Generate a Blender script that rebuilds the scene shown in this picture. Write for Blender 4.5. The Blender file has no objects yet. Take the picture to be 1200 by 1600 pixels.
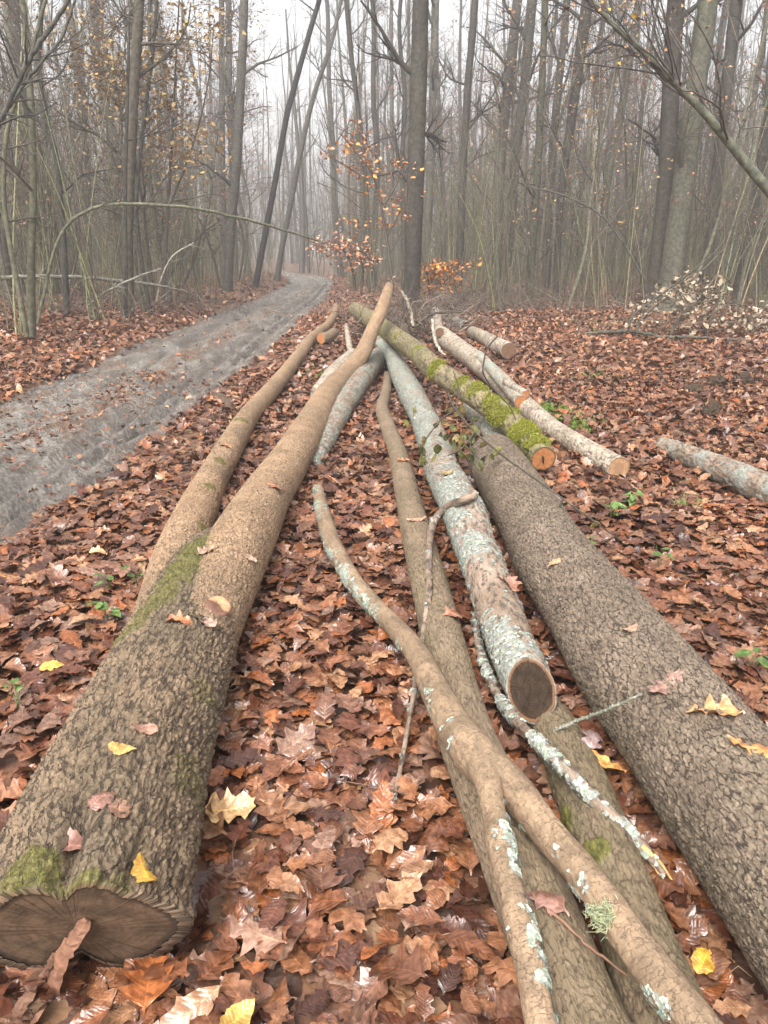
import bpy, math, random
import numpy as np
from mathutils import Vector, Matrix, Quaternion

SC = bpy.context.scene
COL = SC.collection
R = math.radians
rng = np.random.default_rng(11)

# ------------------------------------------------------------------ camera, sky, sun, exposure
CAM_H, PITCH, F = 1.4, R(18.72), 1209.0          # F in pixels of the 1200 x 1600 photograph
cd = bpy.data.cameras.new("camera")
cam = bpy.data.objects.new("camera", cd); COL.objects.link(cam)
cam.location = (0, 0, CAM_H); cam.rotation_euler = (R(90) - PITCH, 0, 0)
cd.sensor_fit = 'VERTICAL'; cd.sensor_height = 36; cd.lens = 36 * F / 1600
cd.clip_start = .05; cd.clip_end = 2000
SC.camera = cam

SUN_EL, SUN_ROT = R(52), R(200)
w = bpy.data.worlds.new("World"); SC.world = w; w.use_nodes = True
nt = w.node_tree; bg = nt.nodes["Background"]
sky = nt.nodes.new("ShaderNodeTexSky"); sky.sky_type = 'NISHITA'; sky.sun_disc = False
sky.sun_elevation = SUN_EL; sky.sun_rotation = SUN_ROT
sky.air_density = 1.0; sky.dust_density = 7.0; sky.ozone_density = 1.0
hs = nt.nodes.new("ShaderNodeHueSaturation"); hs.inputs["Saturation"].default_value = .1
nt.links.new(sky.outputs[0], hs.inputs["Color"]); nt.links.new(hs.outputs[0], bg.inputs[0])
bg.inputs[1].default_value = .15
sl = bpy.data.lights.new("sun", 'SUN'); sl.energy = 1.5; sl.angle = R(28); sl.color = (1, .96, .9)
so = bpy.data.objects.new("sun", sl); COL.objects.link(so)
so.rotation_euler = (R(90) - SUN_EL, 0, R(180) - SUN_ROT)
so.location = (0, 0, 60)
SC.view_settings.view_transform = 'Standard'; SC.view_settings.look = 'None'
SC.view_settings.gamma = 1; SC.view_settings.exposure = 1.36
SC.cycles.max_bounces = 6; SC.cycles.diffuse_bounces = 3; SC.cycles.glossy_bounces = 2
SC.cycles.volume_bounces = 2; SC.cycles.transparent_max_bounces = 4
SC.cycles.use_denoising = True; SC.cycles.denoiser = "OPENIMAGEDENOISE"; SC.cycles.denoising_input_passes = "RGB_ALBEDO_NORMAL"

# ------------------------------------------------------------------ helpers: picture -> place, noise, meshes
SP, CP = math.sin(PITCH), math.cos(PITCH)
def ray(px, py):                                   # direction with unit depth along the lens axis
    u, v = (px - 600) / F, (py - 800) / F
    return np.array([u, CP - v * SP, -SP - v * CP])
def at_y(px, py, Y):                               # the point of that sight line at distance Y
    d = ray(px, py); return np.array([0, 0, CAM_H]) + d * (Y / d[1])
def at_z(px, py, z=0.):
    d = ray(px, py); return np.array([0, 0, CAM_H]) + d * ((z - CAM_H) / d[2])
def project(P):
    q = P - np.array([0, 0, CAM_H])
    dep = q[:, 1] * CP - q[:, 2] * SP
    up = q[:, 1] * SP + q[:, 2] * CP
    return 600 + F * q[:, 0] / dep, 800 - F * up / dep, dep

def _h(ix, iy, iz, s):
    n = (ix.astype(np.uint32) * np.uint32(374761393) + iy.astype(np.uint32) * np.uint32(668265263)
         + iz.astype(np.uint32) * np.uint32(2147483647) + np.uint32(s * 974711 + 12345))
    n = (n ^ (n >> np.uint32(13))) * np.uint32(1274126177)
    n = (n ^ (n >> np.uint32(16))) * np.uint32(2246822519)
    return ((n ^ (n >> np.uint32(15))) & np.uint32(0xffffff)).astype(np.float32) / np.float32(0xffffff)
def vn(P, s=0):                                    # value noise 0..1
    P = np.asarray(P, np.float32); i = np.floor(P).astype(np.int64); f = P - i; f = f * f * (3 - 2 * f)
    r = 0
    for dx in (0, 1):
        for dy in (0, 1):
            for dz in (0, 1):
                wgt = (f[:, 0] if dx else 1 - f[:, 0]) * (f[:, 1] if dy else 1 - f[:, 1]) * (f[:, 2] if dz else 1 - f[:, 2])
                r = r + wgt * _h(i[:, 0] + dx, i[:, 1] + dy, i[:, 2] + dz, s)
    return r
def fbm(P, s=0, o=4):
    r, a, t = 0, 1., 0.
    for k in range(o):
        r = r + a * vn(P * (2 ** k), s + k * 7); t += a; a *= .5
    return r / t
def voro(P, s=0):                                  # F2 - F1 of a jittered lattice
    P = np.asarray(P, np.float32); i = np.floor(P).astype(np.int64); f = (P - i).astype(np.float32)
    f1 = np.full(len(P), 9., np.float32); f2 = f1.copy()
    for dx in (-1, 0, 1):
        for dy in (-1, 0, 1):
            for dz in (-1, 0, 1):
                a, b, c = i[:, 0] + dx, i[:, 1] + dy, i[:, 2] + dz
                d = ((dx + _h(a, b, c, s) - f[:, 0]) ** 2 + (dy + _h(a, b, c, s + 1) - f[:, 1]) ** 2
                     + (dz + _h(a, b, c, s + 2) - f[:, 2]) ** 2)
                f2 = np.minimum(f2, np.maximum(f1, d)); f1 = np.minimum(f1, d)
    return np.sqrt(f2) - np.sqrt(f1)
def sst(a, b, x):
    t = np.clip((x - a) / (b - a), 0, 1); return t * t * (3 - 2 * t)

def mesh(name, V, faces, mat, parent=None, smooth=True, attrs=None, cols=None, mats=None, fmat=None):
    """faces: list of (M,k) index arrays; one mesh object"""
    me = bpy.data.meshes.new(name)
    V = np.asarray(V, np.float32); fs = [np.asarray(f, np.int32) for f in faces if len(f)]
    me.vertices.add(len(V)); me.vertices.foreach_set("co", V.ravel())
    li = np.concatenate([f.ravel() for f in fs]); lt = np.concatenate([np.full(len(f), f.shape[1], np.int32) for f in fs])
    me.loops.add(len(li)); me.loops.foreach_set("vertex_index", li)
    me.polygons.add(len(lt)); me.polygons.foreach_set("loop_start", np.concatenate([[0], np.cumsum(lt)[:-1]]).astype(np.int32))
    me.polygons.foreach_set("use_smooth", np.full(len(lt), smooth, bool))
    for k, a in (attrs or {}).items():
        a = np.asarray(a, np.float32)
        if a.ndim == 2:
            me.attributes.new(k, 'FLOAT_VECTOR', 'POINT').data.foreach_set("vector", a.ravel())
        else:
            me.attributes.new(k, 'FLOAT', 'POINT').data.foreach_set("value", a)
    if cols is not None:
        c = np.ones((len(V), 4), np.float32); c[:, :3] = cols
        me.attributes.new("col", 'FLOAT_COLOR', 'POINT').data.foreach_set("color", c.ravel())
    for m in (mats or [mat]): me.materials.append(m)
    if fmat is not None: me.polygons.foreach_set("material_index", np.asarray(fmat, np.int32))
    me.update(calc_edges=True)
    o = bpy.data.objects.new(name, me); COL.objects.link(o)
    if parent is not None: o.parent = parent
    return o
def tag(o, label=None, cat=None, group=None, kind=None):
    if label: o["label"] = label
    if cat: o["category"] = cat
    if group: o["group"] = group
    if kind: o["kind"] = kind
    return o
def thing(name, label, cat, loc=(0, 0, 0), group=None):
    o = bpy.data.objects.new(name, None); COL.objects.link(o)
    o.location = [float(c) for c in loc]; o.empty_display_size = .1
    return tag(o, label, cat, group)
def dup(root, loc, rz, sc, label=None, group=None, cat=None, lean=(0, 0)):
    r = root.copy(); COL.objects.link(r); r.location = [float(c) for c in loc]
    r.rotation_euler = (lean[0], lean[1], rz); r.scale = (sc[0], sc[0], sc[1])
    tag(r, label, cat, group)
    for ch in list(root.children):
        c = ch.copy(); COL.objects.link(c); c.parent = r
    return r

def nrm(a): return a / np.maximum(np.linalg.norm(a, axis=-1, keepdims=True), 1e-9)
def tubes(P, Rd, sides, ref=None):
    """batch of tubes: P (T,N,3), Rd (T,N) -> verts, quads (closed tips left open)"""
    T, N = P.shape[:2]
    tn = nrm(np.gradient(P, axis=1))
    if ref is None:
        ax = nrm(P[:, -1] - P[:, 0]); ref = np.where(np.abs(ax[:, :1]) > .8, [[0., 1, 0]], [[1., 0, 0]])[:, None, :]
    n = nrm(ref - (ref * tn).sum(-1, keepdims=True) * tn); b = np.cross(tn, n)
    a = np.arange(sides) * 2 * np.pi / sides
    V = P[:, :, None] + Rd[:, :, None, None] * (n[:, :, None] * np.cos(a)[None, None, :, None] + b[:, :, None] * np.sin(a)[None, None, :, None])
    k = (np.arange(T)[:, None, None] * N + np.arange(N - 1)[None, :, None]) * sides
    j = np.arange(sides)[None, None]; j2 = (j + 1) % sides
    Q = np.stack([k + j, k + j2, k + sides + j2, k + sides + j], -1).reshape(-1, 4)
    return V.reshape(-1, 3), Q
class MB:
    def __init__(s): s.V = []; s.F = []; s.n = 0; s.C = []
    def add(s, V, Fs, c=None):
        s.V.append(V); s.F += [np.asarray(f) + s.n for f in (Fs if isinstance(Fs, list) else [Fs])]; s.n += len(V)
        if c is not None: s.C.append(np.broadcast_to(np.asarray(c, np.float32), (len(V), 3)))
        return s
    def build(s, name, mat, parent=None, smooth=True):
        return mesh(name, np.concatenate(s.V), s.F, mat, parent, smooth, cols=np.concatenate(s.C) if s.C else None)
def resample(P, n, extra=None):                     # Catmull-Rom through P, n points even in parameter
    P = np.asarray(P, float); A = np.vstack([2 * P[0] - P[1], P, 2 * P[-1] - P[-2]])
    t = np.linspace(0, len(P) - 1 - 1e-6, n) if np.isscalar(n) else np.asarray(n)
    i = t.astype(int); f = (t - i)[:, None]
    a, b, c, d = A[i], A[i + 1], A[i + 2], A[i + 3]
    return .5 * (2 * b + (c - a) * f + (2 * a - 5 * b + 4 * c - d) * f ** 2 + (3 * b - a - 3 * c + d) * f ** 3)

# ------------------------------------------------------------------ materials
def newmat(name):
    m = bpy.data.materials.new(name); m.use_nodes = True
    n = m.node_tree.nodes; return m, n, m.node_tree.links, n["Principled BSDF"]
def N(nodes, t, **kw):
    x = nodes.new(t)
    for k, v in kw.items():
        if k in x.inputs: x.inputs[k].default_value = v
        else: setattr(x, k, v)
    return x
def mixc(n, l, fac, a, b, blend='MIX'):
    x = n.new("ShaderNodeMix"); x.data_type = 'RGBA'; x.blend_type = blend; x.clamp_factor = True
    for sock, v in ((x.inputs[0], fac), (x.inputs[6], a), (x.inputs[7], b)):
        if hasattr(v, "is_linked"): l.new(v, sock)
        else: sock.default_value = v if isinstance(v, (int, float)) else (*v, 1)
    return x.outputs[2]
def ramp(n, l, fac, a, b):
    x = n.new("ShaderNodeMapRange"); x.interpolation_type = 'SMOOTHSTEP'; l.new(fac, x.inputs[0])
    x.inputs[1].default_value = a; x.inputs[2].default_value = b; return x.outputs[0]
def attr(n, name): return N(n, "ShaderNodeAttribute", attribute_name=name)

def bark_mat(name, c1, c2, furrow, alga=(.10, .10, .035), moss=(.13, .12, .03), lich=(.28, .30, .25), rough=.62, crack=None):
    m, n, l, p = newmat(name)
    rest = attr(n, "rest").outputs["Vector"]
    n1 = N(n, "ShaderNodeTexNoise", Scale=7., Detail=6., Roughness=.6); l.new(rest, n1.inputs[0])
    mp = N(n, "ShaderNodeMapping"); mp.inputs["Scale"].default_value = (1, 1, .35); l.new(rest, mp.inputs[0])
    n2 = N(n, "ShaderNodeTexNoise", Scale=90., Detail=5., Roughness=.7); l.new(mp.outputs[0], n2.inputs[0])
    c = mixc(n, l, ramp(n, l, n1.outputs[0], .36, .64), c1, c2)
    c = mixc(n, l, ramp(n, l, n2.outputs[0], .25, .75), c, mixc(n, l, 1., c, (1.45, 1.4, 1.35), 'MULTIPLY'))
    c = mixc(n, l, attr(n, "alga").outputs["Fac"], c, mixc(n, l, ramp(n, l, n2.outputs[0], .3, .7), alga, mixc(n, l, .5, alga, c1)))
    rg_ = N(n, "ShaderNodeMath", operation="MULTIPLY_ADD"); l.new(attr(n, "ridge").outputs["Fac"], rg_.inputs[0]); rg_.inputs[1].default_value = .35 if crack else 1.; rg_.inputs[2].default_value = .65 if crack else 0.
    c = mixc(n, l, rg_.outputs[0], furrow, c)
    hgt = []
    for q, (fa, fb, w0, w1, wt, dist) in enumerate(crack or ()):
        mv = N(n, "ShaderNodeMapping"); mv.inputs["Scale"].default_value = (1 / fa, 1 / fa, 1 / fb); l.new(rest, mv.inputs[0])
        nw = N(n, "ShaderNodeTexNoise", Scale=1.1, Detail=4., Roughness=.6); l.new(mv.outputs[0], nw.inputs[0])
        wv = N(n, "ShaderNodeVectorMath", operation='MULTIPLY_ADD'); l.new(nw.outputs["Color"], wv.inputs[0]); wv.inputs[1].default_value = (1.5,) * 3; l.new(mv.outputs[0], wv.inputs[2])
        vo = N(n, "ShaderNodeTexVoronoi", feature='DISTANCE_TO_EDGE', Scale=1.); l.new(wv.outputs[0], vo.inputs[0])
        no = N(n, "ShaderNodeTexNoise", Scale=45. + 25 * q, Detail=3.); l.new(rest, no.inputs[0])
        ww = N(n, "ShaderNodeMapRange"); l.new(no.outputs[0], ww.inputs[0]); ww.inputs[1].default_value = .34; ww.inputs[2].default_value = .66; ww.inputs[3].default_value = w0; ww.inputs[4].default_value = w1
        dv = N(n, "ShaderNodeMath", operation='DIVIDE'); l.new(vo.outputs["Distance"], dv.inputs[0]); l.new(ww.outputs[0], dv.inputs[1])
        pl = ramp(n, l, dv.outputs[0], .35, 1.1)                # 1 on the plates, 0 in the cracks
        iv = N(n, "ShaderNodeMath", operation='MULTIPLY_ADD'); l.new(pl, iv.inputs[0]); iv.inputs[1].default_value = wt; iv.inputs[2].default_value = 1 - wt
        c = mixc(n, l, iv.outputs[0], furrow, c); hgt.append((pl, dist))
    lc = mixc(n, l, ramp(n, l, n2.outputs[0], .35, .7), tuple(.6 * k for k in lich), tuple(1.2 * k for k in lich))
    c = mixc(n, l, attr(n, "lich").outputs["Fac"], c, lc)
    mc = mixc(n, l, ramp(n, l, n2.outputs[0], .3, .7), tuple(.5 * k for k in moss), tuple(1.3 * k for k in moss))
    c = mixc(n, l, attr(n, "moss").outputs["Fac"], c, mc)
    l.new(c, p.inputs["Base Color"]); p.inputs["Roughness"].default_value = rough
    p.inputs["Specular IOR Level"].default_value = .4
    n4 = N(n, "ShaderNodeTexNoise", Scale=320., Detail=4., Roughness=.7); l.new(mp.outputs[0], n4.inputs[0])
    b0 = N(n, "ShaderNodeBump", Strength=.8, Distance=.002); l.new(n4.outputs[0], b0.inputs["Height"])
    bp = N(n, "ShaderNodeBump", Strength=1., Distance=.007); l.new(n2.outputs[0], bp.inputs["Height"]); l.new(b0.outputs[0], bp.inputs["Normal"]); last = bp
    for pl, dist in hgt:
        b3 = N(n, "ShaderNodeBump", Strength=1., Distance=dist); l.new(pl, b3.inputs["Height"]); l.new(last.outputs[0], b3.inputs["Normal"]); last = b3
    l.new(last.outputs[0], p.inputs["Normal"])
    return m
M_tan = bark_mat("tan_bark", (.25, .163, .095), (.33, .22, .135), (.075, .05, .032), alga=(.112, .086, .056), crack=((.02, .04, .004, .06, .8, .004), (.011, .014, .002, .05, .4, .002)))
M_butt = bark_mat("furrowed_oak_bark", (.22, .15, .093), (.30, .205, .13), (.06, .042, .028), alga=(.135, .104, .064), crack=((.022, .085, .004, .115, .9, .009), (.011, .022, .002, .06, .45, .003)))
M_grey = bark_mat("grey_brown_bark", (.165, .124, .09), (.225, .173, .127), (.052, .038, .028), crack=((.015, .040, .006, .095, .9, .008), (.0085, .014, .002, .055, .4, .003)))
M_brown = bark_mat("smooth_brown_bark", (.155, .112, .073), (.205, .15, .10), (.085, .06, .04), crack=((.012, .045, .003, .07, .7, .003),))
M_lich = bark_mat("lichen_bark", (.17, .12, .085), (.26, .20, .155), (.08, .06, .045), lich=(.265, .272, .235))
M_branch = bark_mat("orange_brown_bark", (.155, .108, .068), (.265, .185, .118), (.12, .078, .05), lich=(.30, .32, .27), crack=((.03, .012, .002, .045, .6, .0015),))
M_pale = bark_mat("pale_bark", (.24, .20, .15), (.36, .31, .25), (.12, .09, .07))
M_mossy = bark_mat("mossy_bark", (.15, .125, .07), (.20, .16, .09), (.05, .04, .025), alga=(.15, .145, .045), moss=(.16, .16, .03))

def cut_mat(name, c1, c2, rim, heart=0., hc=(.03, .02, .015), rings=(.6, .55, .5)):
    m, n, l, p = newmat(name)
    q = attr(n, "cut").outputs["Vector"]                 # x, y across the face in radii, z = radius 0..1
    sep = N(n, "ShaderNodeSeparateXYZ"); l.new(q, sep.inputs[0])
    nz = N(n, "ShaderNodeTexNoise", Scale=3., Detail=6.); l.new(q, nz.inputs[0])
    ad = N(n, "ShaderNodeMath", operation='MULTIPLY_ADD'); l.new(nz.outputs[0], ad.inputs[0]); ad.inputs[1].default_value = .16; l.new(sep.outputs[2], ad.inputs[2])
    sn = N(n, "ShaderNodeMath", operation='SINE'); mu = N(n, "ShaderNodeMath", operation='MULTIPLY'); l.new(ad.outputs[0], mu.inputs[0]); mu.inputs[1].default_value = 75
    l.new(mu.outputs[0], sn.inputs[0])
    n3 = N(n, "ShaderNodeTexNoise", Scale=14., Detail=4.); l.new(q, n3.inputs[0])
    c = mixc(n, l, ramp(n, l, nz.outputs[0], .3, .7), c1, c2)
    c = mixc(n, l, ramp(n, l, sn.outputs[0], -1.5, 2.5), c, mixc(n, l, 1., c, rings, 'MULTIPLY'))
    c = mixc(n, l, ramp(n, l, n3.outputs[0], .45, .8), c, mixc(n, l, 1., c, (.7, .65, .6), 'MULTIPLY'))
    nv = N(n, "ShaderNodeCombineXYZ"); l.new(sep.outputs[0], nv.inputs[0]); l.new(sep.outputs[1], nv.inputs[1]); nn_ = N(n, "ShaderNodeVectorMath", operation='NORMALIZE'); l.new(nv.outputs[0], nn_.inputs[0])
    nr_ = N(n, "ShaderNodeTexNoise", Scale=7., Detail=3.); l.new(nn_.outputs[0], nr_.inputs[0])
    ab = N(n, "ShaderNodeMath", operation='SUBTRACT'); l.new(nr_.outputs[0], ab.inputs[0]); ab.inputs[1].default_value = .5; a2 = N(n, "ShaderNodeMath", operation='ABSOLUTE'); l.new(ab.outputs[0], a2.inputs[0])
    c = mixc(n, l, ramp(n, l, a2.outputs[0], .004, .02), mixc(n, l, 1., c, (.5, .45, .4), 'MULTIPLY'), c)
    c = mixc(n, l, ramp(n, l, sep.outputs[2], .88, .97), c, rim)
    if heart: c = mixc(n, l, ramp(n, l, ad.outputs[0], heart + .1, heart), c, hc)
    l.new(c, p.inputs["Base Color"]); p.inputs["Roughness"].default_value = .75; p.inputs["Specular IOR Level"].default_value = .12
    bp = N(n, "ShaderNodeBump", Strength=.5, Distance=.003); l.new(n3.outputs[0], bp.inputs["Height"]); l.new(bp.outputs[0], p.inputs["Normal"])
    return m
C_dark = cut_mat("weathered_cut_wood", (.026, .017, .011), (.05, .033, .021), (.17, .085, .04))
C_butt = cut_mat("dark_butt_cut_wood", (.085, .058, .039), (.15, .10, .066), (.05, .035, .025), rings=(.86, .84, .82))
C_red = cut_mat("fresh_red_cut_wood", (.36, .15, .06), (.43, .20, .085), (.22, .09, .04))
C_tan = cut_mat("tan_cut_wood", (.36, .21, .115), (.43, .27, .16), (.30, .15, .06), .55, (.25, .145, .085))
C_brown = cut_mat("brown_cut_wood", (.14, .085, .055), (.20, .12, .075), (.12, .07, .04))
C_tip = cut_mat("pale_break_wood", (.36, .28, .19), (.44, .34, .24), (.3, .22, .15))

def leaf_mat(name, rough=.38, spec=.5, trans=0.):
    m, n, l, p = newmat(name)
    c = attr(n, "col").outputs["Color"]
    tc = N(n, "ShaderNodeTexCoord"); nz = N(n, "ShaderNodeTexNoise", Scale=55., Detail=3.); l.new(tc.outputs["Object"], nz.inputs[0])
    c2 = mixc(n, l, ramp(n, l, nz.outputs[0], .35, .68), mixc(n, l, 1., c, (.62, .55, .5), 'MULTIPLY'), mixc(n, l, 1., c, (1.15, 1.12, 1.1), 'MULTIPLY'))
    sx = N(n, "ShaderNodeSeparateXYZ"); l.new(attr(n, "vein").outputs["Vector"], sx.inputs[0]); v = sx.outputs[0]
    m1 = N(n, "ShaderNodeMath", operation='MULTIPLY_ADD'); l.new(v, m1.inputs[0]); m1.inputs[1].default_value = -8.; m2 = N(n, "ShaderNodeMath", operation='MULTIPLY'); l.new(sx.outputs[1], m2.inputs[0]); m2.inputs[1].default_value = 62.
    l.new(m2.outputs[0], m1.inputs[2]); m3 = N(n, "ShaderNodeMath", operation='SINE'); l.new(m1.outputs[0], m3.inputs[0])
    c2 = mixc(n, l, ramp(n, l, m3.outputs[0], .55, 1.1), c2, mixc(n, l, 1., c2, (.86, .84, .82), 'MULTIPLY'))
    bpl = N(n, "ShaderNodeBump", Strength=.22, Distance=.0012); l.new(m3.outputs[0], bpl.inputs["Height"])
    bp2 = N(n, "ShaderNodeBump", Strength=.5, Distance=.006); l.new(nz.outputs[0], bp2.inputs["Height"]); l.new(bpl.outputs[0], bp2.inputs["Normal"]); l.new(bp2.outputs[0], p.inputs["Normal"])
    c2 = mixc(n, l, ramp(n, l, v, .07, .0), c2, mixc(n, l, 1., c2, (1.7, 1.6, 1.4), 'MULTIPLY'))
    l.new(c2, p.inputs["Base Color"]); p.inputs["Roughness"].default_value = rough; p.inputs["Specular IOR Level"].default_value = spec
    if trans:
        p.inputs["Transmission Weight"].default_value = 0
    return m
M_leaf = leaf_mat("wet_fallen_leaf", .30, .6)
M_dry = leaf_mat("hanging_leaf", .55, .3)
def col_mat(name, rough=.8, nscale=40., lo=.6, hi=1.3, spec=.3):
    m, n, l, p = newmat(name)
    c = attr(n, "col").outputs["Color"]
    tc = N(n, "ShaderNodeTexCoord"); nz = N(n, "ShaderNodeTexNoise", Scale=nscale, Detail=5., Roughness=.65); l.new(tc.outputs["Object"], nz.inputs[0])
    c2 = mixc(n, l, ramp(n, l, nz.outputs[0], .3, .7), mixc(n, l, 1., c, (lo,) * 3, 'MULTIPLY'), mixc(n, l, 1., c, (hi,) * 3, 'MULTIPLY'))
    l.new(c2, p.inputs["Base Color"]); p.inputs["Roughness"].default_value = rough; p.inputs["Specular IOR Level"].default_value = spec
    bp = N(n, "ShaderNodeBump", Strength=.5, Distance=.01); l.new(nz.outputs[0], bp.inputs["Height"]); l.new(bp.outputs[0], p.inputs["Normal"])
    return m
M_twig = col_mat("twig_bark", .75, 25.)
M_trunk = col_mat("standing_trunk_bark", .8, 14., .5, 1.5)
M_tuft = col_mat("moss_and_lichen_tuft", .9, 60., .8, 1.2, .1)

# ------------------------------------------------------------------ ground, track
TY = np.array([-3, 3.7, 8, 11, 16, 20, 26, 31, 37, 42, 47, 52, 58, 64.])
TL = np.array([-3.6, -3.7, -3.75, -3.85, -3.95, -3.9, -3.95, -4.1, -4.35, -4.9, -6.3, -9.5, -15, -24])
TR = np.array([-1.9, -1.9, -1.78, -1.72, -1.75, -1.8, -1.9, -2.1, -2.3, -2.7, -3.5, -5.4, -9.5, -17])
def track_u(x, y):
    a, b = np.interp(y, TY, TL), np.interp(y, TY, TR)
    wob = .16 * (fbm(np.stack([x * .8, y * .8, 0 * x], -1).reshape(-1, 3), 5, 3).reshape(x.shape) - .5)
    return (x + wob - (a + b) / 2) / ((b - a) / 2)
def base_z(x, y):
    p = np.stack([x, y, 0 * x], -1).reshape(-1, 3)
    z = .09 * (fbm(p * .7, 1, 4) - .5).reshape(x.shape) + 1.1 * (fbm(p * .045, 9, 2) - .5).reshape(x.shape) * sst(22, 70, np.hypot(x, y))
    z = z + .16 * sst(-4.2, -6.5, x) * sst(2, 6, y)
    return z
def ground_z(x, y):
    t = 1 - sst(.86, 1.12, np.abs(track_u(x, y)))
    return base_z(x, y) - .17 * t * (y < 64)
def spaced(lim, d0, g):
    v = [0.]; d = d0
    while v[-1] < lim: v.append(v[-1] + d); d *= g
    return np.array(v)
sx = spaced(170, .055, 1.026); xs = np.concatenate([-sx[::-1], sx[1:]]) - 1.2
ys = np.concatenate([-spaced(14, .2, 1.1)[:0:-1], spaced(230, .05, 1.012)]) + .5
X, Y = np.meshgrid(xs, ys)
G = np.stack([X, Y, ground_z(X, Y)], -1)
def gridfaces(r, c):
    i = (np.arange(r - 1)[:, None] * c + np.arange(c - 1)[None]).ravel()
    return np.stack([i, i + 1, i + c + 1, i + c], -1)
m, n, l, p = newmat("forest_floor")
tc = N(n, "ShaderNodeTexCoord"); v1 = N(n, "ShaderNodeTexVoronoi", Scale=11.); v1.inputs["Randomness"].default_value = 1
nw = N(n, "ShaderNodeTexNoise", Scale=9., Detail=4.); l.new(tc.outputs["Object"], nw.inputs[0])
ad = N(n, "ShaderNodeVectorMath", operation='MULTIPLY_ADD'); l.new(nw.outputs["Color"], ad.inputs[0]); ad.inputs[1].default_value = (.12,) * 3; l.new(tc.outputs["Object"], ad.inputs[2])
l.new(ad.outputs[0], v1.inputs[0])
sp = N(n, "ShaderNodeSeparateColor"); l.new(v1.outputs["Color"], sp.inputs[0])
c = mixc(n, l, sp.outputs[0], (.05, .024, .015), (.17, .078, .043)); c = mixc(n, l, ramp(n, l, sp.outputs[1], .7, 1.), c, (.27, .16, .09))
n5 = N(n, "ShaderNodeTexNoise", Scale=.5, Detail=3.); l.new(tc.outputs["Object"], n5.inputs[0])
c = mixc(n, l, ramp(n, l, n5.outputs[0], .45, .75), c, mixc(n, l, .6, c, (.05, .035, .025)))
l.new(c, p.inputs["Base Color"]); p.inputs["Roughness"].default_value = .5
bp = N(n, "ShaderNodeBump", Strength=.8, Distance=.03); l.new(v1.outputs["Distance"], bp.inputs["Height"]); l.new(bp.outputs[0], p.inputs["Normal"])
tag(mesh("forest_floor", G.reshape(-1, 3), [gridfaces(len(ys), len(xs))], m), kind="structure")

yy = np.concatenate([np.arange(-2, 3, .1), np.arange(3, 9, .022), np.arange(9, 24, .06), np.arange(24, 64, .25)])
uu = np.linspace(-1.25, 1.25, 170)
Yt, Ut = np.meshgrid(yy, uu, indexing='ij')
a, b = np.interp(Yt, TY, TL), np.interp(Yt, TY, TR); Xt = (a + b) / 2 + Ut * (b - a) / 2
pp = np.stack([Xt, Yt, 0 * Xt], -1).reshape(-1, 3)
sw = .12 * (fbm(np.stack([Yt.ravel() * .25, 0 * pp[:, 0], 0 * pp[:, 0]], -1), 31, 2) - .5).reshape(Xt.shape)
def rut(c, wd): return np.exp(-((Ut - c - sw) / wd) ** 2)
lump = (fbm(pp * np.array([9, 3.2, 1]), 3, 4) - .5).reshape(Xt.shape)
zt = base_z(Xt, Yt) - .05 - .10 * rut(.42, .12) - .085 * rut(-.5, .15) - .05 * rut(.74, .06) + .045 * rut(.62, .06) + .035 * rut(-.05, .22) + .025 * rut(.9, .1)
zt = zt + lump * (.05 + .10 * rut(.85, .2) + .05 * rut(.1, .3) + .06 * rut(-.95, .15)) + .045 * (fbm(pp * np.array([20, 12, 1]), 4, 4) - .5).reshape(Xt.shape)
m, n, l, p = newmat("wet_mud")
tc = N(n, "ShaderNodeTexCoord"); mp = N(n, "ShaderNodeMapping"); mp.inputs["Scale"].default_value = (1, .22, 1); l.new(tc.outputs["Object"], mp.inputs[0])
n1 = N(n, "ShaderNodeTexNoise", Scale=5., Detail=9., Roughness=.7); l.new(mp.outputs[0], n1.inputs[0])
n2 = N(n, "ShaderNodeTexNoise", Scale=38., Detail=7., Roughness=.75); l.new(tc.outputs["Object"], n2.inputs[0])
n3 = N(n, "ShaderNodeTexVoronoi", Scale=26.); l.new(tc.outputs["Object"], n3.inputs[0])
c = mixc(n, l, ramp(n, l, n1.outputs[0], .38, .62), (.155, .137, .12), (.34, .31, .275))
c = mixc(n, l, ramp(n, l, n2.outputs[0], .42, .66), mixc(n, l, 1., c, (.55, .52, .49), 'MULTIPLY'), c)
c = mixc(n, l, attr(n, "mush").outputs["Fac"], c, mixc(n, l, ramp(n, l, n2.outputs[0], .35, .65), (.07, .04, .025), (.20, .12, .075)))
c = mixc(n, l, attr(n, "wet").outputs["Fac"], c, mixc(n, l, 1., c, (.62, .58, .54), 'MULTIPLY'))
c = mixc(n, l, attr(n, "crumb").outputs["Fac"], c, (.075, .062, .052))
l.new(c, p.inputs["Base Color"])
rr = N(n, "ShaderNodeMapRange"); l.new(n1.outputs[0], rr.inputs[0]); rr.inputs[1].default_value = .36; rr.inputs[2].default_value = .62; rr.inputs[3].default_value = .5; rr.inputs[4].default_value = .12
wr = N(n, "ShaderNodeMix"); l.new(attr(n, "wet").outputs["Fac"], wr.inputs[0]); l.new(rr.outputs[0], wr.inputs[2]); wr.inputs[3].default_value = .07; l.new(wr.outputs[0], p.inputs["Roughness"]); p.inputs["Specular IOR Level"].default_value = .75
b0 = N(n, "ShaderNodeBump", Strength=.7, Distance=.02); l.new(n3.outputs["Distance"], b0.inputs["Height"])
bp = N(n, "ShaderNodeBump", Strength=.9, Distance=.03); l.new(n2.outputs[0], bp.inputs["Height"]); l.new(b0.outputs[0], bp.inputs["Normal"]); l.new(bp.outputs[0], p.inputs["Normal"])
q5 = fbm(pp * np.array([7, 4, 1]), 14, 4).reshape(Xt.shape)
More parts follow.
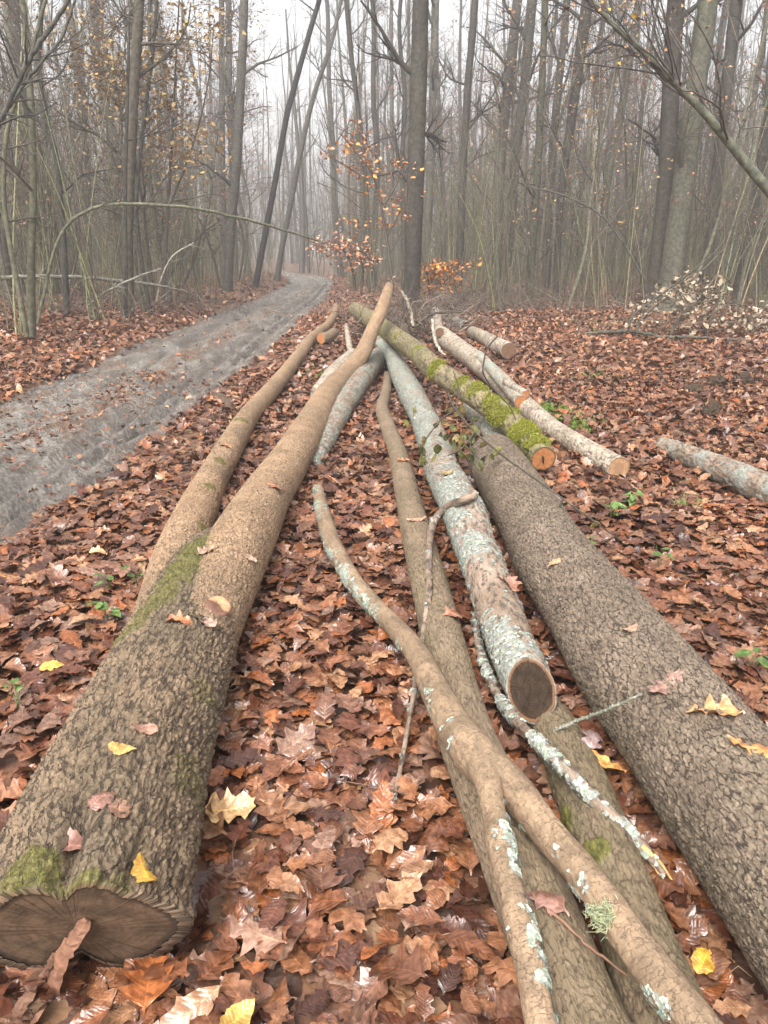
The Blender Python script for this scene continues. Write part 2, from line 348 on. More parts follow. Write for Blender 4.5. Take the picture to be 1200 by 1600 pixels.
mush = np.clip(rut(0., .24) + .8 * rut(-.85, .12) + .5 * rut(.9, .1), 0, 1) * sst(.40, .56, q5)
crumb = np.clip(sst(.72, 1., np.abs(Ut)) + .55 * rut(.62, .06), 0, 1) * sst(.46, .58, fbm(pp * np.array([12, 8, 1]), 15, 3).reshape(Xt.shape))
tag(mesh("mud_track", np.stack([Xt, Yt, zt], -1).reshape(-1, 3), [gridfaces(*Xt.shape)], m, attrs=dict(mush=mush.ravel(), crumb=crumb.ravel(), wet=np.clip((rut(.42, .11) + rut(-.5, .13) + rut(.74, .05)) * sst(.42, .56, fbm(pp * np.array([2.5, 1.1, 1]), 18, 3).reshape(Xt.shape)), 0, 1).ravel())), kind="structure")

# ------------------------------------------------------------------ leaf shapes
def leaf_template(kind, K):
    t = np.linspace(0, 1, K)
    if kind == 'oak':
        wv = (.30 * np.sin(np.pi * t ** .8) ** .8 + .05) * (.76 + .25 * np.cos(2 * np.pi * (t * 3.6 + .12)))
        wv[0] = .02; wv[1] = .03; wv[-1] = .07
    elif kind == 'narrow':
        wv = (.22 * np.sin(np.pi * t ** .85) ** .9 + .03) * (.86 + .13 * np.cos(2 * np.pi * (t * 4.2)))
        wv[0] = .015; wv[-1] = .04
    else:
        wv = .30 * np.sin(np.pi * t ** .82) ** .75 + .005; wv[0] = .012; wv[-1] = .01
    return t - .5, wv
def leaves(pos, size, yaw, tilt, az, cols, K, kind, rg, curl=1., nrmv=None, cross=5):
    """pos (n,3): curled leaf blades -> verts, faces, colours, vein attribute"""
    n_ = len(pos)
    if n_ == 0: return None
    t, wv = leaf_template(kind, K)
    cx = np.linspace(-1, 1, cross)
    wj = wv[None] * (1 + .09 * rg.standard_normal((n_, K)))
    if kind == 'oak': wj = wj * rg.uniform(.75, 1.15, (n_, 1))
    x = np.broadcast_to(t[None, :, None], (n_, K, cross)).copy(); y = cx[None, None] * wj[:, :, None]
    if kind != 'beech': x += .06 * np.abs(cx)[None, None] * np.sign(.5 - np.arange(K) % 2)[None, :, None] * 0 + .05 * np.abs(cx)[None, None]
    c1 = rg.normal(0, 1.3, (n_, 1, 1)) * curl; c2 = rg.normal(.0, .7, (n_, 1, 1)) * curl; c3 = rg.normal(0, .9, (n_, 1, 1)) * curl
    z = c1 * y ** 2 + c2 * x ** 2 + c3 * x * y + .10 * np.abs(y) + .03 * curl * rg.standard_normal((n_, K, cross)) * (np.abs(cx) > .1)
    z -= z.mean(axis=(1, 2), keepdims=True)
    L = np.stack([x, y, z], -1).reshape(n_, -1, 3) * size[:, None, None]
    cy, sy = np.cos(yaw), np.sin(yaw)
    L = np.stack([L[..., 0] * cy[:, None] - L[..., 1] * sy[:, None], L[..., 0] * sy[:, None] + L[..., 1] * cy[:, None], L[..., 2]], -1)
    # tilt about a horizontal axis at azimuth az (Rodrigues)
    k = np.stack([np.cos(az), np.sin(az), 0 * az], -1)[:, None]; ct, st = np.cos(tilt)[:, None, None], np.sin(tilt)[:, None, None]
    L = L * ct + np.cross(np.broadcast_to(k, L.shape), L) * st + k * (k * L).sum(-1, keepdims=True) * (1 - ct)
    if nrmv is not None:                                    # stand on a slanted surface
        for i in range(n_):
            q = Vector((0, 0, 1)).rotation_difference(Vector(nrmv[i])).to_matrix(); L[i] = L[i] @ np.array(q).T
    V = (L + pos[:, None]).reshape(-1, 3)
    f = gridfaces(K, cross); Fc = (np.arange(n_)[:, None, None] * K * cross + f[None]).reshape(-1, 4)
    return V, Fc, np.repeat(cols, K * cross, axis=0), np.tile(np.stack([np.abs(np.broadcast_to(cx, (K, cross)).ravel()), np.repeat(np.linspace(0, 1, K), cross), np.zeros(K * cross)], -1), (n_, 1))
PAL = np.array([(.20, .083, .043), (.125, .047, .027), (.28, .13, .068), (.08, .032, .021), (.36, .20, .115), (.18, .09, .06), (.25, .15, .11), (.31, .11, .04)])
PW = np.array([.24, .15, .2, .09, .11, .10, .08, .05])
def palette(n_, rg, var=.15):
    c = PAL[rg.choice(len(PAL), n_, p=PW / PW.sum())] * np.exp(rg.normal(0, var, (n_, 1))) * np.array([.79, .78, .76])
    return np.clip(c, .004, .8)

# ------------------------------------------------------------------ logs
HIT = {}
def pick(V, Nn, px, py):                                # nearest camera-facing vertex of a log to a picture point
    u, v, dep = project(V); face = ((V - np.array([0, 0, CAM_H])) * Nn).sum(-1) < 0
    d = (u - px) ** 2 + (v - py) ** 2 + np.where(face, 0, 1e6)
    return V[np.argmin(d)]
def stem(name, pts, mat, parent, fa=.02, fb=.06, depth=.006, narrow=.3, cut0=None, cut1=None, seed=0, dens=1.,
         moss=(), lich=None, alga=0., rough=.03, cover=None, depth_fn=None, taper=(1, 1), mossh=.006, knots=(), cutn=None, crack=0., rimw=.93, cmin=.15, opn=75., alga_fn=None, gate=1.3, bil=None, flat=None):
    """a log traced as (px, py, half width px[, height of its axis]); lies on the ground unless a height is given"""
    C, Rr = [], []
    for q in pts:
        d = ray(q[0], q[1]); w_ = q[2] / F
        s = (CAM_H - q[3]) / -d[2] if len(q) > 3 else CAM_H / (w_ - d[2])
        C.append(np.array([0, 0, CAM_H]) + s * d); Rr.append(w_ * s)
    D = np.column_stack([np.array(C), Rr])
    fine = resample(D, 3000)
    seg = np.linalg.norm(np.diff(fine[:, :3], axis=0), axis=1); dep = np.maximum(project(fine[:, :3])[2], .9)
    met = np.concatenate([[0], np.cumsum(seg / (dep[1:] * .0030 / dens))])
    nr = int(min(1500, max(24, met[-1])))
    tt = np.interp(np.linspace(0, met[-1], nr), met, np.linspace(0, len(D) - 1 - 1e-6, 3000))
    S = resample(D, tt); P = S[:, :3]; rad = np.maximum(S[:, 3], .003)
    ln = np.concatenate([[0], np.cumsum(np.linalg.norm(np.diff(P, axis=0), axis=1))])
    dmin = max(.9, project(P)[2].min())
    sides = int(np.clip(2 * np.pi * np.median(rad) / (dmin * .0019 / dens), 14, 340))
    tn = nrm(np.gradient(P, axis=0)); up = np.array([0, 0, 1.])
    nn = nrm(up - (tn @ up)[:, None] * tn); bb = np.cross(tn, nn)
    th = np.arange(sides) * 2 * np.pi / sides
    dirs = nn[:, None] * np.cos(th)[None, :, None] + bb[:, None] * np.sin(th)[None, :, None]
    if flat: dirs = nn[:, None] * (np.interp(np.linspace(0, 1, nr), *flat)[:, None] * np.cos(th)[None])[..., None] + bb[:, None] * np.sin(th)[None, :, None]
    rm = float(np.mean(rad))
    rest = np.stack([rad[:, None] * np.cos(th), rad[:, None] * np.sin(th), np.broadcast_to(ln[:, None], (nr, sides))], -1).reshape(-1, 3) + seed * 3.7
    upn = np.broadcast_to(np.cos(th), (nr, sides)).ravel(); LL = np.repeat(ln, sides)
    lump = fbm(rest * np.array([4, 4, 2.]), seed, 3) - .5
    wp = np.stack([fbm(rest * 30, seed + 40, 2), fbm(rest * 30, seed + 41, 2), fbm(rest * np.array([30, 30, 14]), seed + 42, 2)], -1) - .5
    e = voro(rest * np.array([1 / fa, 1 / fa, 1 / fb]) + wp * 1.9, seed)
    e2 = voro(rest * np.array([2.6 / fa, 2.6 / fa, 2.2 / fb]) + wp * 2.6, seed + 5)
    op = fbm(rest * np.array([opn, opn, opn * .5]), seed + 21, 3)          # where the cracks gape and where they close up
    fur = np.abs(2 * fbm(rest * np.array([.75 / fa, .75 / fa, .28 / fb]), seed + 33, 3) - 1)
    ridge = sst(0, narrow, e + gate * (op - .42)) * (.6 + .4 * sst(0, narrow * .8, e2 + .6 * gate * (op - .45))) * (.65 + .35 * sst(.0, .10, fur))
    dp = depth * (depth_fn(LL / ln[-1]) if depth_fn else 1.)
    RR = np.repeat(rad, sides)
    h = dp * (ridge - 1) + rough * RR * 2 * lump + dp * .9 * (fbm(rest * np.array([110, 110, 70]), seed + 3, 3) - .5)
    V0 = (P[:, None] + rad[:, None, None] * dirs).reshape(-1, 3); Nn = dirs.reshape(-1, 3)
    if bil:                                              # lobed cross-section towards the butt: (angle, width, depth share)
        tw = np.broadcast_to(th, (nr, sides)).ravel()
        for a0, wd_, sh_, *s0 in bil: h = h - RR * sh_ * np.exp(-(((tw - a0 + np.pi) % (2 * np.pi) - np.pi) / wd_) ** 2) * sst(s0[0] if s0 else .35, .99 if s0 else .95, LL / ln[-1])
    for kx, ky, kr, kh in knots:
        c = pick(V0, Nn, kx, ky); h = h + kh * np.exp(-((V0 - c) ** 2).sum(-1) / kr ** 2)
    mm = np.zeros(len(V0)); nz = fbm(rest * 22, seed + 60, 4)
    for q in moss:
        c = pick(V0, Nn, q[0], q[1]); d = np.linalg.norm(V0 - c, axis=-1) / q[2]
        mm = np.maximum(mm, sst(.42, .62, nz * .9 + .62 - d * .62) * (q[3] if len(q) > 3 else 1))
    ll = np.zeros(len(V0))
    if lich:
        cov, sc_ = lich[0], lich[1]
        q = .5 * fbm(rest * np.array([sc_, sc_, sc_ * .8]), seed + 70, 4) + .5 * fbm(rest * sc_ * 6, seed + 75, 3)
        bias = lich[2](upn, np.broadcast_to(np.sin(th), (nr, sides)).ravel(), LL / ln[-1]) if len(lich) > 2 else 0
        ll = sst(1 - cov - .03, 1 - cov + .05, q + bias)
    h = h + ll * .0035 + mm * mossh * (.4 + fbm(rest * 60, seed + 8, 3))
    al = np.full(len(V0), 0.)
    if alga: al = np.clip(alga * sst(.35, .7, fbm(rest * np.array([6, 6, 2]), seed + 90, 3)) * (.5 + .5 * (1 - upn)), 0, .85)
    if alga_fn: al = np.clip(al + alga_fn(LL / ln[-1]) * (.55 + .6 * fbm(rest * 9, seed + 91, 3)), 0, .9)
    V = V0 + Nn * h[:, None]
    if cutn is not None:                                     # saw cut made at a slant: the end rings lie in its plane
        mN = nrm(np.array(cutn, float)); c1 = P[-1]; wgt = np.clip((LL - (ln[-1] - 3.2 * rad[-1])) / (3.2 * rad[-1]), 0, 1)
        off = V - (P[:, None] + 0 * dirs).reshape(-1, 3); V = V + (wgt * -(off @ mN) / (tn[-1] @ mN))[:, None] * tn[-1]
    rg2 = ridge * np.minimum(1, np.clip(1 - .0, 0, 1)); rg2 = 1 - (1 - ridge) * np.clip(dp / max(depth, 1e-6), cmin, 1)
    k = np.arange(nr - 1)[:, None] * sides; j = np.arange(sides)[None]; j2 = (j + 1) % sides
    Q = np.stack([k + j, k + j2, k + sides + j2, k + sides + j], -1).reshape(-1, 4)
    A = dict(rest=rest, ridge=rg2, moss=mm, lich=ll, alga=al)
    fl = [Q]; allV = [V]; nb = len(V)
    caps = []
    for end, cm in ((0, cut0), (1, cut1)):
        ring = np.arange(sides) + (0 if end == 0 else (nr - 1) * sides)
        c = V[ring].mean(0); tan = tn[0] * -1 if end == 0 else tn[-1]
        inner = c + (V[ring] - c) * (rimw if cm else .05)
        allV.append(inner); r2 = nb + np.arange(sides); nb += sides
        a_, b_ = (ring, r2) if end else (r2, ring)
        fl.append(np.stack([a_, np.roll(a_, -1), np.roll(b_, -1), b_], -1))
        for kk in A: A[kk] = np.concatenate([A[kk], A[kk][ring] * (1 if kk == 'rest' else (.3 if kk == 'ridge' else 0))])
        if cm: caps.append((c, inner, tan, cm, end, nn[0 if end == 0 else -1], bb[0 if end == 0 else -1]))
    o = mesh(name, np.concatenate(allV), fl, mat, parent, attrs=A)
    for c, ring, tan, cm, end, n_, b_ in caps:
        rs = np.array([1, .97, .9, .8, .65, .5, .35, .2, .08, 0.002])
        VV = (c + (ring - c)[None] * rs[:, None, None])
        VV = VV - tan * .003 + tan * .004 * (fbm(VV.reshape(-1, 3) * 60, 2, 3).reshape(len(rs), -1, 1) - .5)
        loc = (ring - c); rmx = np.linalg.norm(loc, axis=1).mean()
        cx = (loc @ n_) / rmx; cyy = (loc @ b_) / rmx
        cutv = np.stack([rs[:, None] * cx, rs[:, None] * cyy, np.broadcast_to(rs[:, None], (len(rs), sides))], -1)
        kq = np.arange(len(rs) - 1)[:, None] * sides
        Qc = np.stack([kq + j, kq + j2, kq + sides + j2, kq + sides + j], -1).reshape(-1, 4)
        if end == 0: Qc = Qc[:, ::-1]
        mesh("cut_face", VV.reshape(-1, 3), [Qc], cm, parent if parent is not None else o, attrs=dict(cut=cutv.reshape(-1, 3)))
    if cover:                                            # real tufts standing on the mossy or lichened bark
        for what, msk, cnt, sz, colr, nm in cover:
            wgt = (mm if msk == 'moss' else ll) * (((V - np.array([0, 0, CAM_H])) * Nn).sum(-1) < .4)
            area = np.repeat(rad * np.gradient(ln), sides); wgt = wgt ** 2 * area
            if wgt.sum() <= 0: continue
            rg = np.random.default_rng(seed + 5); ix = rg.choice(len(V), cnt, p=wgt / wgt.sum())
            tuft(nm, V[ix] + Nn[ix] * .0005, Nn[ix], sz, colr, what, rg, o if parent is None else parent)
    HIT[name] = HIT.get(name, []) + [(V, Nn)]
    return o
def tuft(nm, P, Nn, sz, colr, what, rg, parent):
    n_ = len(P); a = nrm(np.cross(Nn, rg.standard_normal((n_, 3)))); b = np.cross(Nn, a)
    s = sz * rg.uniform(.45, 1.3, (n_, 1))
    cl = np.asarray(colr)[None] * np.exp(rg.normal(0, .22, (n_, 1))) * np.exp(rg.normal(0, .06, (n_, 3)))
    if what == 'flake':                                   # crumpled lobed rosette
        kk = 9; vv = [P + Nn * s * .12]
        for i in range(kk):
            an = 2 * np.pi * i / kk; rr_ = s * rg.uniform(.45, 1., (n_, 1)); vv.append(P + rr_ * (a * np.cos(an) + b * np.sin(an)) + Nn * s * rg.uniform(0, .42, (n_, 1)))
        VV = np.stack(vv, 1); f = np.array([[0, i + 1, (i + 1) % kk + 1] for i in range(kk)])
    else:                                                 # moss shoots: three bent blades
        vv = []
        for i in range(3):
            an = 2.1 * i + rg.uniform(0, 2, (n_, 1)); d = a * np.cos(an) + b * np.sin(an); e = np.cross(Nn, d)
            tip = P + Nn * s * rg.uniform(.6, 1.2, (n_, 1)) + d * s * rg.uniform(.2, .9, (n_, 1))
            vv += [P - e * s * .22, P + e * s * .22, tip]
        VV = np.stack(vv, 1); f = np.array([[0, 1, 2], [3, 4, 5], [6, 7, 8]])
    m_ = VV.shape[1]
    return mesh(nm, VV.reshape(-1, 3), [(np.arange(n_)[:, None, None] * m_ + f[None]).reshape(-1, 3)], M_tuft, parent, cols=np.repeat(cl, m_, axis=0))
LC = (.30, .315, .27); LB = (.33, .36, .30)

# the two-stemmed log on the left
A_ = thing("forked_log", "large two-stemmed oak log on the left whose split butt faces the viewer", "log")
stem("stem", [(608, 448, 7, .95), (598, 480, 10, .76), (583, 513, 10.5, .55), (569, 547, 12.5, .36), (548, 577, 15, .2), (513, 617, 19.5), (482, 671, 26), (450, 724, 32),
              (418, 772, 38), (393, 818, 46), (356, 890, 55, .17), (330, 950, 58, .17), (305, 1010, 60, .17)],
     M_tan, A_, fa=.015, fb=.032, depth=.007, narrow=.13, cut0=C_tip, seed=1, depth_fn=lambda s: .32 + .68 * sst(.75, 1., s), dens=1.9, gate=.5, opn=40, cmin=.75,
     alga=.5, alga_fn=lambda s: .45 * sst(.9, 1., s), moss=[(310, 855, .07, .6)])
stem("stem", [(525, 478, 4), (522, 492, 5.5), (509, 511, 7), (486, 530, 8.5), (467, 556, 10), (430, 603, 13), (392, 646, 16), (360, 698, 21), (331, 750, 25),
              (303, 810, 33), (278, 875, 40, .14), (262, 935, 44, .15), (245, 990, 46, .15)],
     M_tan, A_, fa=.014, fb=.036, depth=.0065, narrow=.13, cut0=C_tip, seed=2, depth_fn=lambda s: .35 + .65 * sst(.7, 1., s), alga=.6, dens=1.7, gate=.5, opn=40, cmin=.75,
     moss=[(375, 655, .07, .6), (345, 720, .06, .6), (318, 825, .05, .6), (330, 760, .04, .6)], cover=[('moss', 'moss', 500, .005, (.15, .145, .028), 'moss')], mossh=.003)
stem("trunk", [(356, 836, 18, .05), (348, 850, 38, .085), (338, 872, 58, .125), (322, 905, 73, .148), (282, 1000, 89, .155), (240, 1100, 108, .16), (199, 1200, 126, .165), (160, 1320, 150, .175), (120, 1455, 168, .19)],
     M_butt, A_, fa=.016, fb=.075, depth=.009, narrow=.45, gate=.5, opn=30, cut1=C_butt, seed=31, dens=1.9, flat=([0, .5, 1], [.78, .81, .94]), rimw=.88, cutn=(.10, -.93, -.36), cmin=.6, rough=.04,
     alga=.9, alga_fn=lambda s: .35 + .3 * s, bil=[(math.pi - .12, .28, .5), (-.02, .15, .26, .86), (.75, .2, .10, .86), (-.7, .12, .10, .9), (.2, .35, .06), (-1.0, .3, .05)],
     moss=[(322 - 125 * k / 14, 842 + 145 * k / 14, .085 - .002 * k, .85 - .015 * k) for k in range(15)] + [(60, 1305, .05, .8), (150, 1335, .045, .8), (28, 1322, .04, .7), (100, 1330, .03, .6), (195, 1360, .035, .5), (305, 1210, .08, .35), (322, 1080, .06, .35)],
     cover=[('moss', 'moss', 1900, .004, (.15, .145, .028), 'moss')], mossh=.003, knots=[(95, 1240, .05, .012), (255, 1440, .05, .015)])

def log(name, label, pts, mat, **kw):
    o = stem(name, pts, mat, None, **kw); tag(o, label, kw.get("cat", "log")); return o
def lbl(o, label, cat): return tag(o, label, cat)
o = stem("log", [(592, 558, 15), (573, 580, 17), (545, 622, 16), (520, 668, 15), (505, 697, 13), (490, 728, 9)], M_lich, None, fa=.03, fb=.03, depth=.003, seed=3,
         lich=(.47, 9.), cover=[('flake', 'lich', 2500, .010, LC, 'lichen')], cut0=C_brown)
lbl(o, "grey-green lichen-crusted log tucked against the right flank of the two-stemmed log", "log")
o = stem("log", [(552, 556, 12), (525, 583, 15), (500, 615, 15)], M_pale, None, fa=.03, fb=.03, depth=.002, seed=4, lich=(.35, 9.), cut0=C_tip)
lbl(o, "pale log stub poking out left of the two-stemmed log's raised stem", "log")
o = stem("log", [(605, 585, 5.5), (605, 600, 7), (601, 622, 9), (597, 640, 10.5), (608, 673, 12.5), (623, 713, 15), (638, 780, 20), (655, 850, 25), (680, 950, 31), (716, 1110, 42),
                 (748, 1200, 48), (790, 1300, 54), (830, 1400, 60), (870, 1500, 65), (908, 1600, 72), (960, 1720, 84)], M_brown, None, fa=.011, fb=.035, depth=.003, narrow=.2, seed=5, dens=1.4,
         alga=.5, cut0=C_tip, lich=(.2, 12.))
lbl(o, "long smooth brown log running up the middle under the forked branch", "log")
E_PTS = [(590, 532, 7, .3), (610, 552, 11, .22), (624, 580, 15, .15), (642, 613, 19, .14), (659, 647, 20, .15), (673, 680, 22, .18), (684, 713, 24, .2), (697, 747, 28, .21), (712, 776, 30, .22), (727, 806, 32, .22),
         (742, 850, 32, .2), (761, 900, 34, .18), (779, 950, 36, .16), (797, 1000, 37, .15), (816, 1045, 38.5, .14), (831, 1078, 39, .135)]
o = stem("log", E_PTS, M_lich, None, fa=.025, fb=.012, depth=.0022, narrow=.2, seed=6, cut1=C_dark, cut0=C_brown, rough=.07, cutn=(.02, -.78, .62), dens=1.5,
         lich=(.535, 8., lambda u, s, t: .05 * s - .05 * (t > .9)), cover=[('flake', 'lich', 7500, .0085, LC, 'lichen')], knots=[(735, 785, .05, .03), (662, 640, .04, .02), (640, 605, .04, .02)],
         moss=[(628, 645, .05)])
lbl(o, "brown log patched with pale lichen whose round dark cut end faces the viewer", "log")
o = stem("log", [(770, 716, 40), (790, 748, 46), (825, 805, 52), (870, 880, 62), (925, 955, 73), (985, 1040, 86), (1050, 1120, 97), (1115, 1205, 108), (1240, 1360, 135), (1420, 1580, 175)],
         M_grey, None, fa=.0125, fb=.034, depth=.005, narrow=.35, gate=.4, seed=7, cmin=.6, alga=.3, cut0=C_brown, dens=1.6, rough=.05, knots=[(800, 720, .06, .02), (740, 735, .06, .015)])
lbl(o, "thick straight log with net-like grey-brown bark running off the lower right edge", "log")
o = stem("log", [(735, 640, 12), (760, 668, 14), (790, 700, 14), (818, 732, 13)], M_pale, None, fa=.03, fb=.02, depth=.003, seed=8, lich=(.5, 9.), cover=[('flake', 'lich', 900, .013, LC, 'lichen')])
lbl(o, "short pale lichen-covered log between the mossy log and the thick net-barked log", "log")
o = stem("log", [(838, 1095, 32, -.02), (872, 1155, 40, .02), (907, 1230, 45, .055), (945, 1330, 50, .07), (985, 1440, 56), (1030, 1560, 64), (1090, 1710, 80)], M_brown, None, fa=.014, fb=.04, depth=.004, seed=9, alga=.8,
         moss=[(885, 1290, .05), (930, 1330, .05)])
lbl(o, "half-hidden brown log lying on the ground beneath the dark-ended lichen log", "log")
o = stem("log", [(556, 484, 12, .38), (572, 495, 13, .38), (600, 514, 14.5, .4), (627, 533, 15, .42), (653, 552, 16, .42), (680, 577, 17, .4), (720, 604, 18, .36), (760, 631, 19, .3), (800, 663, 20, .23), (830, 694, 20.5, .18), (849, 717, 20.5, .15)],
         M_mossy, None, fa=.03, fb=.06, depth=.006, seed=10, cut1=C_red, cut0=C_tan, alga=.9, mossh=.018, rough=.08, dens=1.3,
         moss=[(680, 572, .10), (748, 605, .10, .8), (770, 625, .12, .8), (790, 645, .10, .8), (822, 668, .14), (842, 688, .10), (720, 596, .08, .8), (770, 650, .09, .7), (650, 545, .09, .4), (620, 525, .09, .4)],
         cover=[('moss', 'moss', 6000, .013, (.20, .20, .032), 'moss')])
lbl(o, "log thick with yellow-green moss ending in a fresh orange cut with a dark slot", "log"); G_ = o
o = stem("log", [(688, 522, 13, .25), (710, 540, 15), (735, 559, 16), (762, 580, 16), (800, 615, 15.5), (835, 647, 15.5), (867, 673, 16), (917, 704, 17.5), (967, 732, 19)],
         M_pale, None, fa=.012, fb=.03, depth=.003, seed=12, cut1=C_tan, cut0=C_brown, moss=[(762, 560, .1, .7), (752, 556, .08)])
lbl(o, "clean grey-brown log with a tan cut end and darker heart, right of the mossy log", "log")
I_ = thing("forked_log", "small pale log with a two-lobed reddish cut end just above the mossy log", "log")
stem("stem", [(748, 556, 8, .2), (768, 577, 9, .19), (792, 604, 10, .17), (814, 628, 10.5, .15)], M_pale, I_, fa=.03, fb=.02, depth=.002, seed=13, lich=(.5, 9.), cut1=C_red)
stem("stem", [(790, 597, 6, .22), (805, 606, 6.5, .22), (822, 616, 6.5, .21)], M_pale, I_, fa=.03, fb=.02, depth=.002, seed=14, lich=(.4, 9.), cut1=C_red)
o = stem("log", [(738, 519, 9), (752, 526, 10.5), (772, 537, 12), (795, 548, 13)], M_pale, None, fa=.03, fb=.03, depth=.004, seed=15, cut1=C_brown, alga=.4)
lbl(o, "short far log with a hollow dark brown cut end facing right", "log")
o = stem("log", [(672, 485, 5), (692, 493, 6.5), (712, 502, 7.5), (728, 510, 8)], M_lich, None, fa=.04, fb=.04, depth=.003, seed=16, lich=(.65, 8.), cut1=C_dark)
lbl(o, "far lichen-white log with a blackened broken end behind the pile", "log")
o = stem("log", [(680, 484, 5, .35), (683, 496, 6.5, .33), (687, 519, 7, .3)], M_pale, None, fa=.03, fb=.03, depth=.003, seed=17, cut1=C_brown)
lbl(o, "stubby upright-looking log pointing at the viewer beside the dark trunk's foot", "log")
o = stem("log", [(596, 480, 9, .3), (612, 497, 11, .25), (632, 516, 9, .2)], M_grey, None, fa=.03, fb=.05, depth=.006, seed=18)
lbl(o, "dark rough log wedged between the raised stem and the mossy log", "log")
o = stem("log", [(522, 520, 8, .15), (512, 527, 9, .16), (501, 529, 9, .16)], M_brown, None, fa=.03, fb=.03, depth=.003, seed=19, cut1=C_red, cut0=C_dark)
lbl(o, "short stub with a reddish cut end lying under the tip of the left stem", "log")
o = stem("log", [(541, 508, 3.5, .2), (543, 522, 4.5, .17), (546, 540, 5, .14), (549, 557, 4, .1)], M_pale, None, fa=.03, fb=.03, depth=.003, seed=20)
lbl(o, "pale bare stick standing out of the heap left of the raised stem", "stick")
o = stem("log", [(1036, 696, 13), (1060, 705, 15), (1120, 730, 20), (1200, 766, 26), (1300, 815, 32)], M_lich, None, fa=.03, fb=.03, depth=.003, seed=21, cut0=C_brown, alga=.3, lich=(.47, 8.))
lbl(o, "lone spotted log lying apart at the right edge", "log")

M_ = thing("forked_branch", "orange-brown forked branch with lichen draped over the middle logs", "branch")
stem("stem", [(497, 764, 8, .06), (503, 795, 11, .065), (520, 850, 13.5, .07), (550, 905, 14, .08), (590, 952, 14.4, .08), (622, 985, 16.8, .12), (652, 1023, 19.2, .16), (680, 1080, 23.2, .19), (712, 1138, 28.8, .21), (750, 1188, 33.6, .225), (800, 1230, 28.8, .225), (862, 1308, 26.4, .22),
              (928, 1385, 27.2, .22), (990, 1475, 29.6, .215), (1050, 1552, 32.0, .21), (1092, 1605, 33.6, .21), (1190, 1740, 40.0, .2)], M_branch, M_, fa=.03, fb=.02, depth=.0016, narrow=.12, seed=22, cut0=C_brown,
     lich=(.33, 9., lambda u, s, t: .10 * (t < .45) + .12 * s - .06), cover=[('flake', 'lich', 3800, .005, LB, 'lichen')], rough=.06, knots=[(720, 1150, .05, .008)])
stem("limb", [(742, 1180, 26.4, .225), (760, 1215, 22.0, .24), (768, 1250, 18.5, .25), (777, 1300, 19.4, .25), (800, 1400, 21.1, .24), (825, 1500, 22.9, .22), (845, 1605, 24.6, .2), (870, 1740, 27.3, .18)], M_branch, M_, fa=.03, fb=.02, depth=.0014, narrow=.12, seed=23,
     lich=(.32, 9., lambda u, s, t: -.12 * s), cover=[('flake', 'lich', 1100, .0055, LB, 'lichen')], rough=.07, knots=[(775, 1300, .03, .006), (815, 1460, .03, .005)])
o = stem("branch", [(742, 772, 8.6, .36), (722, 782, 7.0, .34), (700, 792, 6.2, .27), (677, 818, 5.9, .18), (670, 868, 5.1, .175), (670, 925, 5.5, .16), (663, 975, 4.7, .12), (648, 1075, 4.3, .06), (635, 1150, 3.9, .05), (618, 1240, 3.5, .035), (610, 1274, 2.7, .03)],
         M_lich, None, fa=.03, fb=.02, depth=.001, seed=24, lich=(.36, 12.), cover=[('flake', 'lich', 420, .005, LC, 'lichen')], rough=.09)
lbl(o, "thin pale crooked branch hooked over the lichen log and hanging down beside the middle log", "branch")
o = stem("branch", [(742, 960, 5, .06), (749, 1015, 6, .07), (768, 1068, 7, .08), (790, 1105, 8, .11), (820, 1140, 8.5, .15), (862, 1180, 9.5, .17), (925, 1245, 10, .15), (970, 1290, 10.5, .12), (1008, 1328, 9, .09), (1040, 1368, 4, .07)],
         M_lich, None, fa=.03, fb=.02, depth=.0012, seed=25, lich=(.46, 11.), cover=[('flake', 'lich', 1600, .0075, LC, 'lichen')], cut1=C_tip, rough=.1)
lbl(o, "lichen-tufted stick with a splintered orange tip lying below the dark cut end", "branch")
mesh_sp = MB()
for a, b in (((1003, 1322, .1), (1058, 1388, .06)), ((1006, 1330, .09), (1040, 1392, .05))):
    q = np.array([at_z(a[0], a[1], a[2]), at_z((a[0] + b[0]) / 2 + 3, (a[1] + b[1]) / 2 - 4, (a[2] + b[2]) / 2), at_z(*b)])
    mesh_sp.add(*tubes(q[None], np.array([[.008, .006, .001]]), 5), c=(.5, .27, .1))
mesh_sp.build("splinter", M_twig, o)

# slot in the orange cut, dark strip of torn bark hanging from the butt
def strip(name, pts, wd, colr, parent, mat=M_twig, th=.006, wob=.25, sd=3):
    rg = np.random.default_rng(sd); P = resample(np.array(pts), 26); tn = nrm(np.gradient(P, axis=0))
    sd_ = nrm(np.cross(tn, np.array([0, -.6, .8]))); nn = np.cross(sd_, tn)
    ws = np.interp(np.linspace(0, 1, 26), np.linspace(0, 1, len(wd)), wd) * (1 + wob * rg.uniform(-1, 1, 26))
    V = np.stack([P - sd_ * ws[:, None], P - sd_ * ws[:, None] * .3 + nn * th, P + sd_ * ws[:, None] * .4 + nn * th * rg.uniform(.3, 1.3, (26, 1)), P + sd_ * ws[:, None], P - nn * th], 1)
    V += rg.normal(0, .0012, V.shape); k = np.arange(25)[:, None] * 5; j = np.arange(5)[None]; j2 = (j + 1) % 5
    Q = np.stack([k + j, k + j2, k + 5 + j2, k + 5 + j], -1).reshape(-1, 4)
    return mesh(name, V.reshape(-1, 3), [Q, np.array([[4, 3, 2, 1, 0], [125, 126, 127, 128, 129]])], mat, parent, smooth=False, cols=np.broadcast_to(colr, (130, 3)))
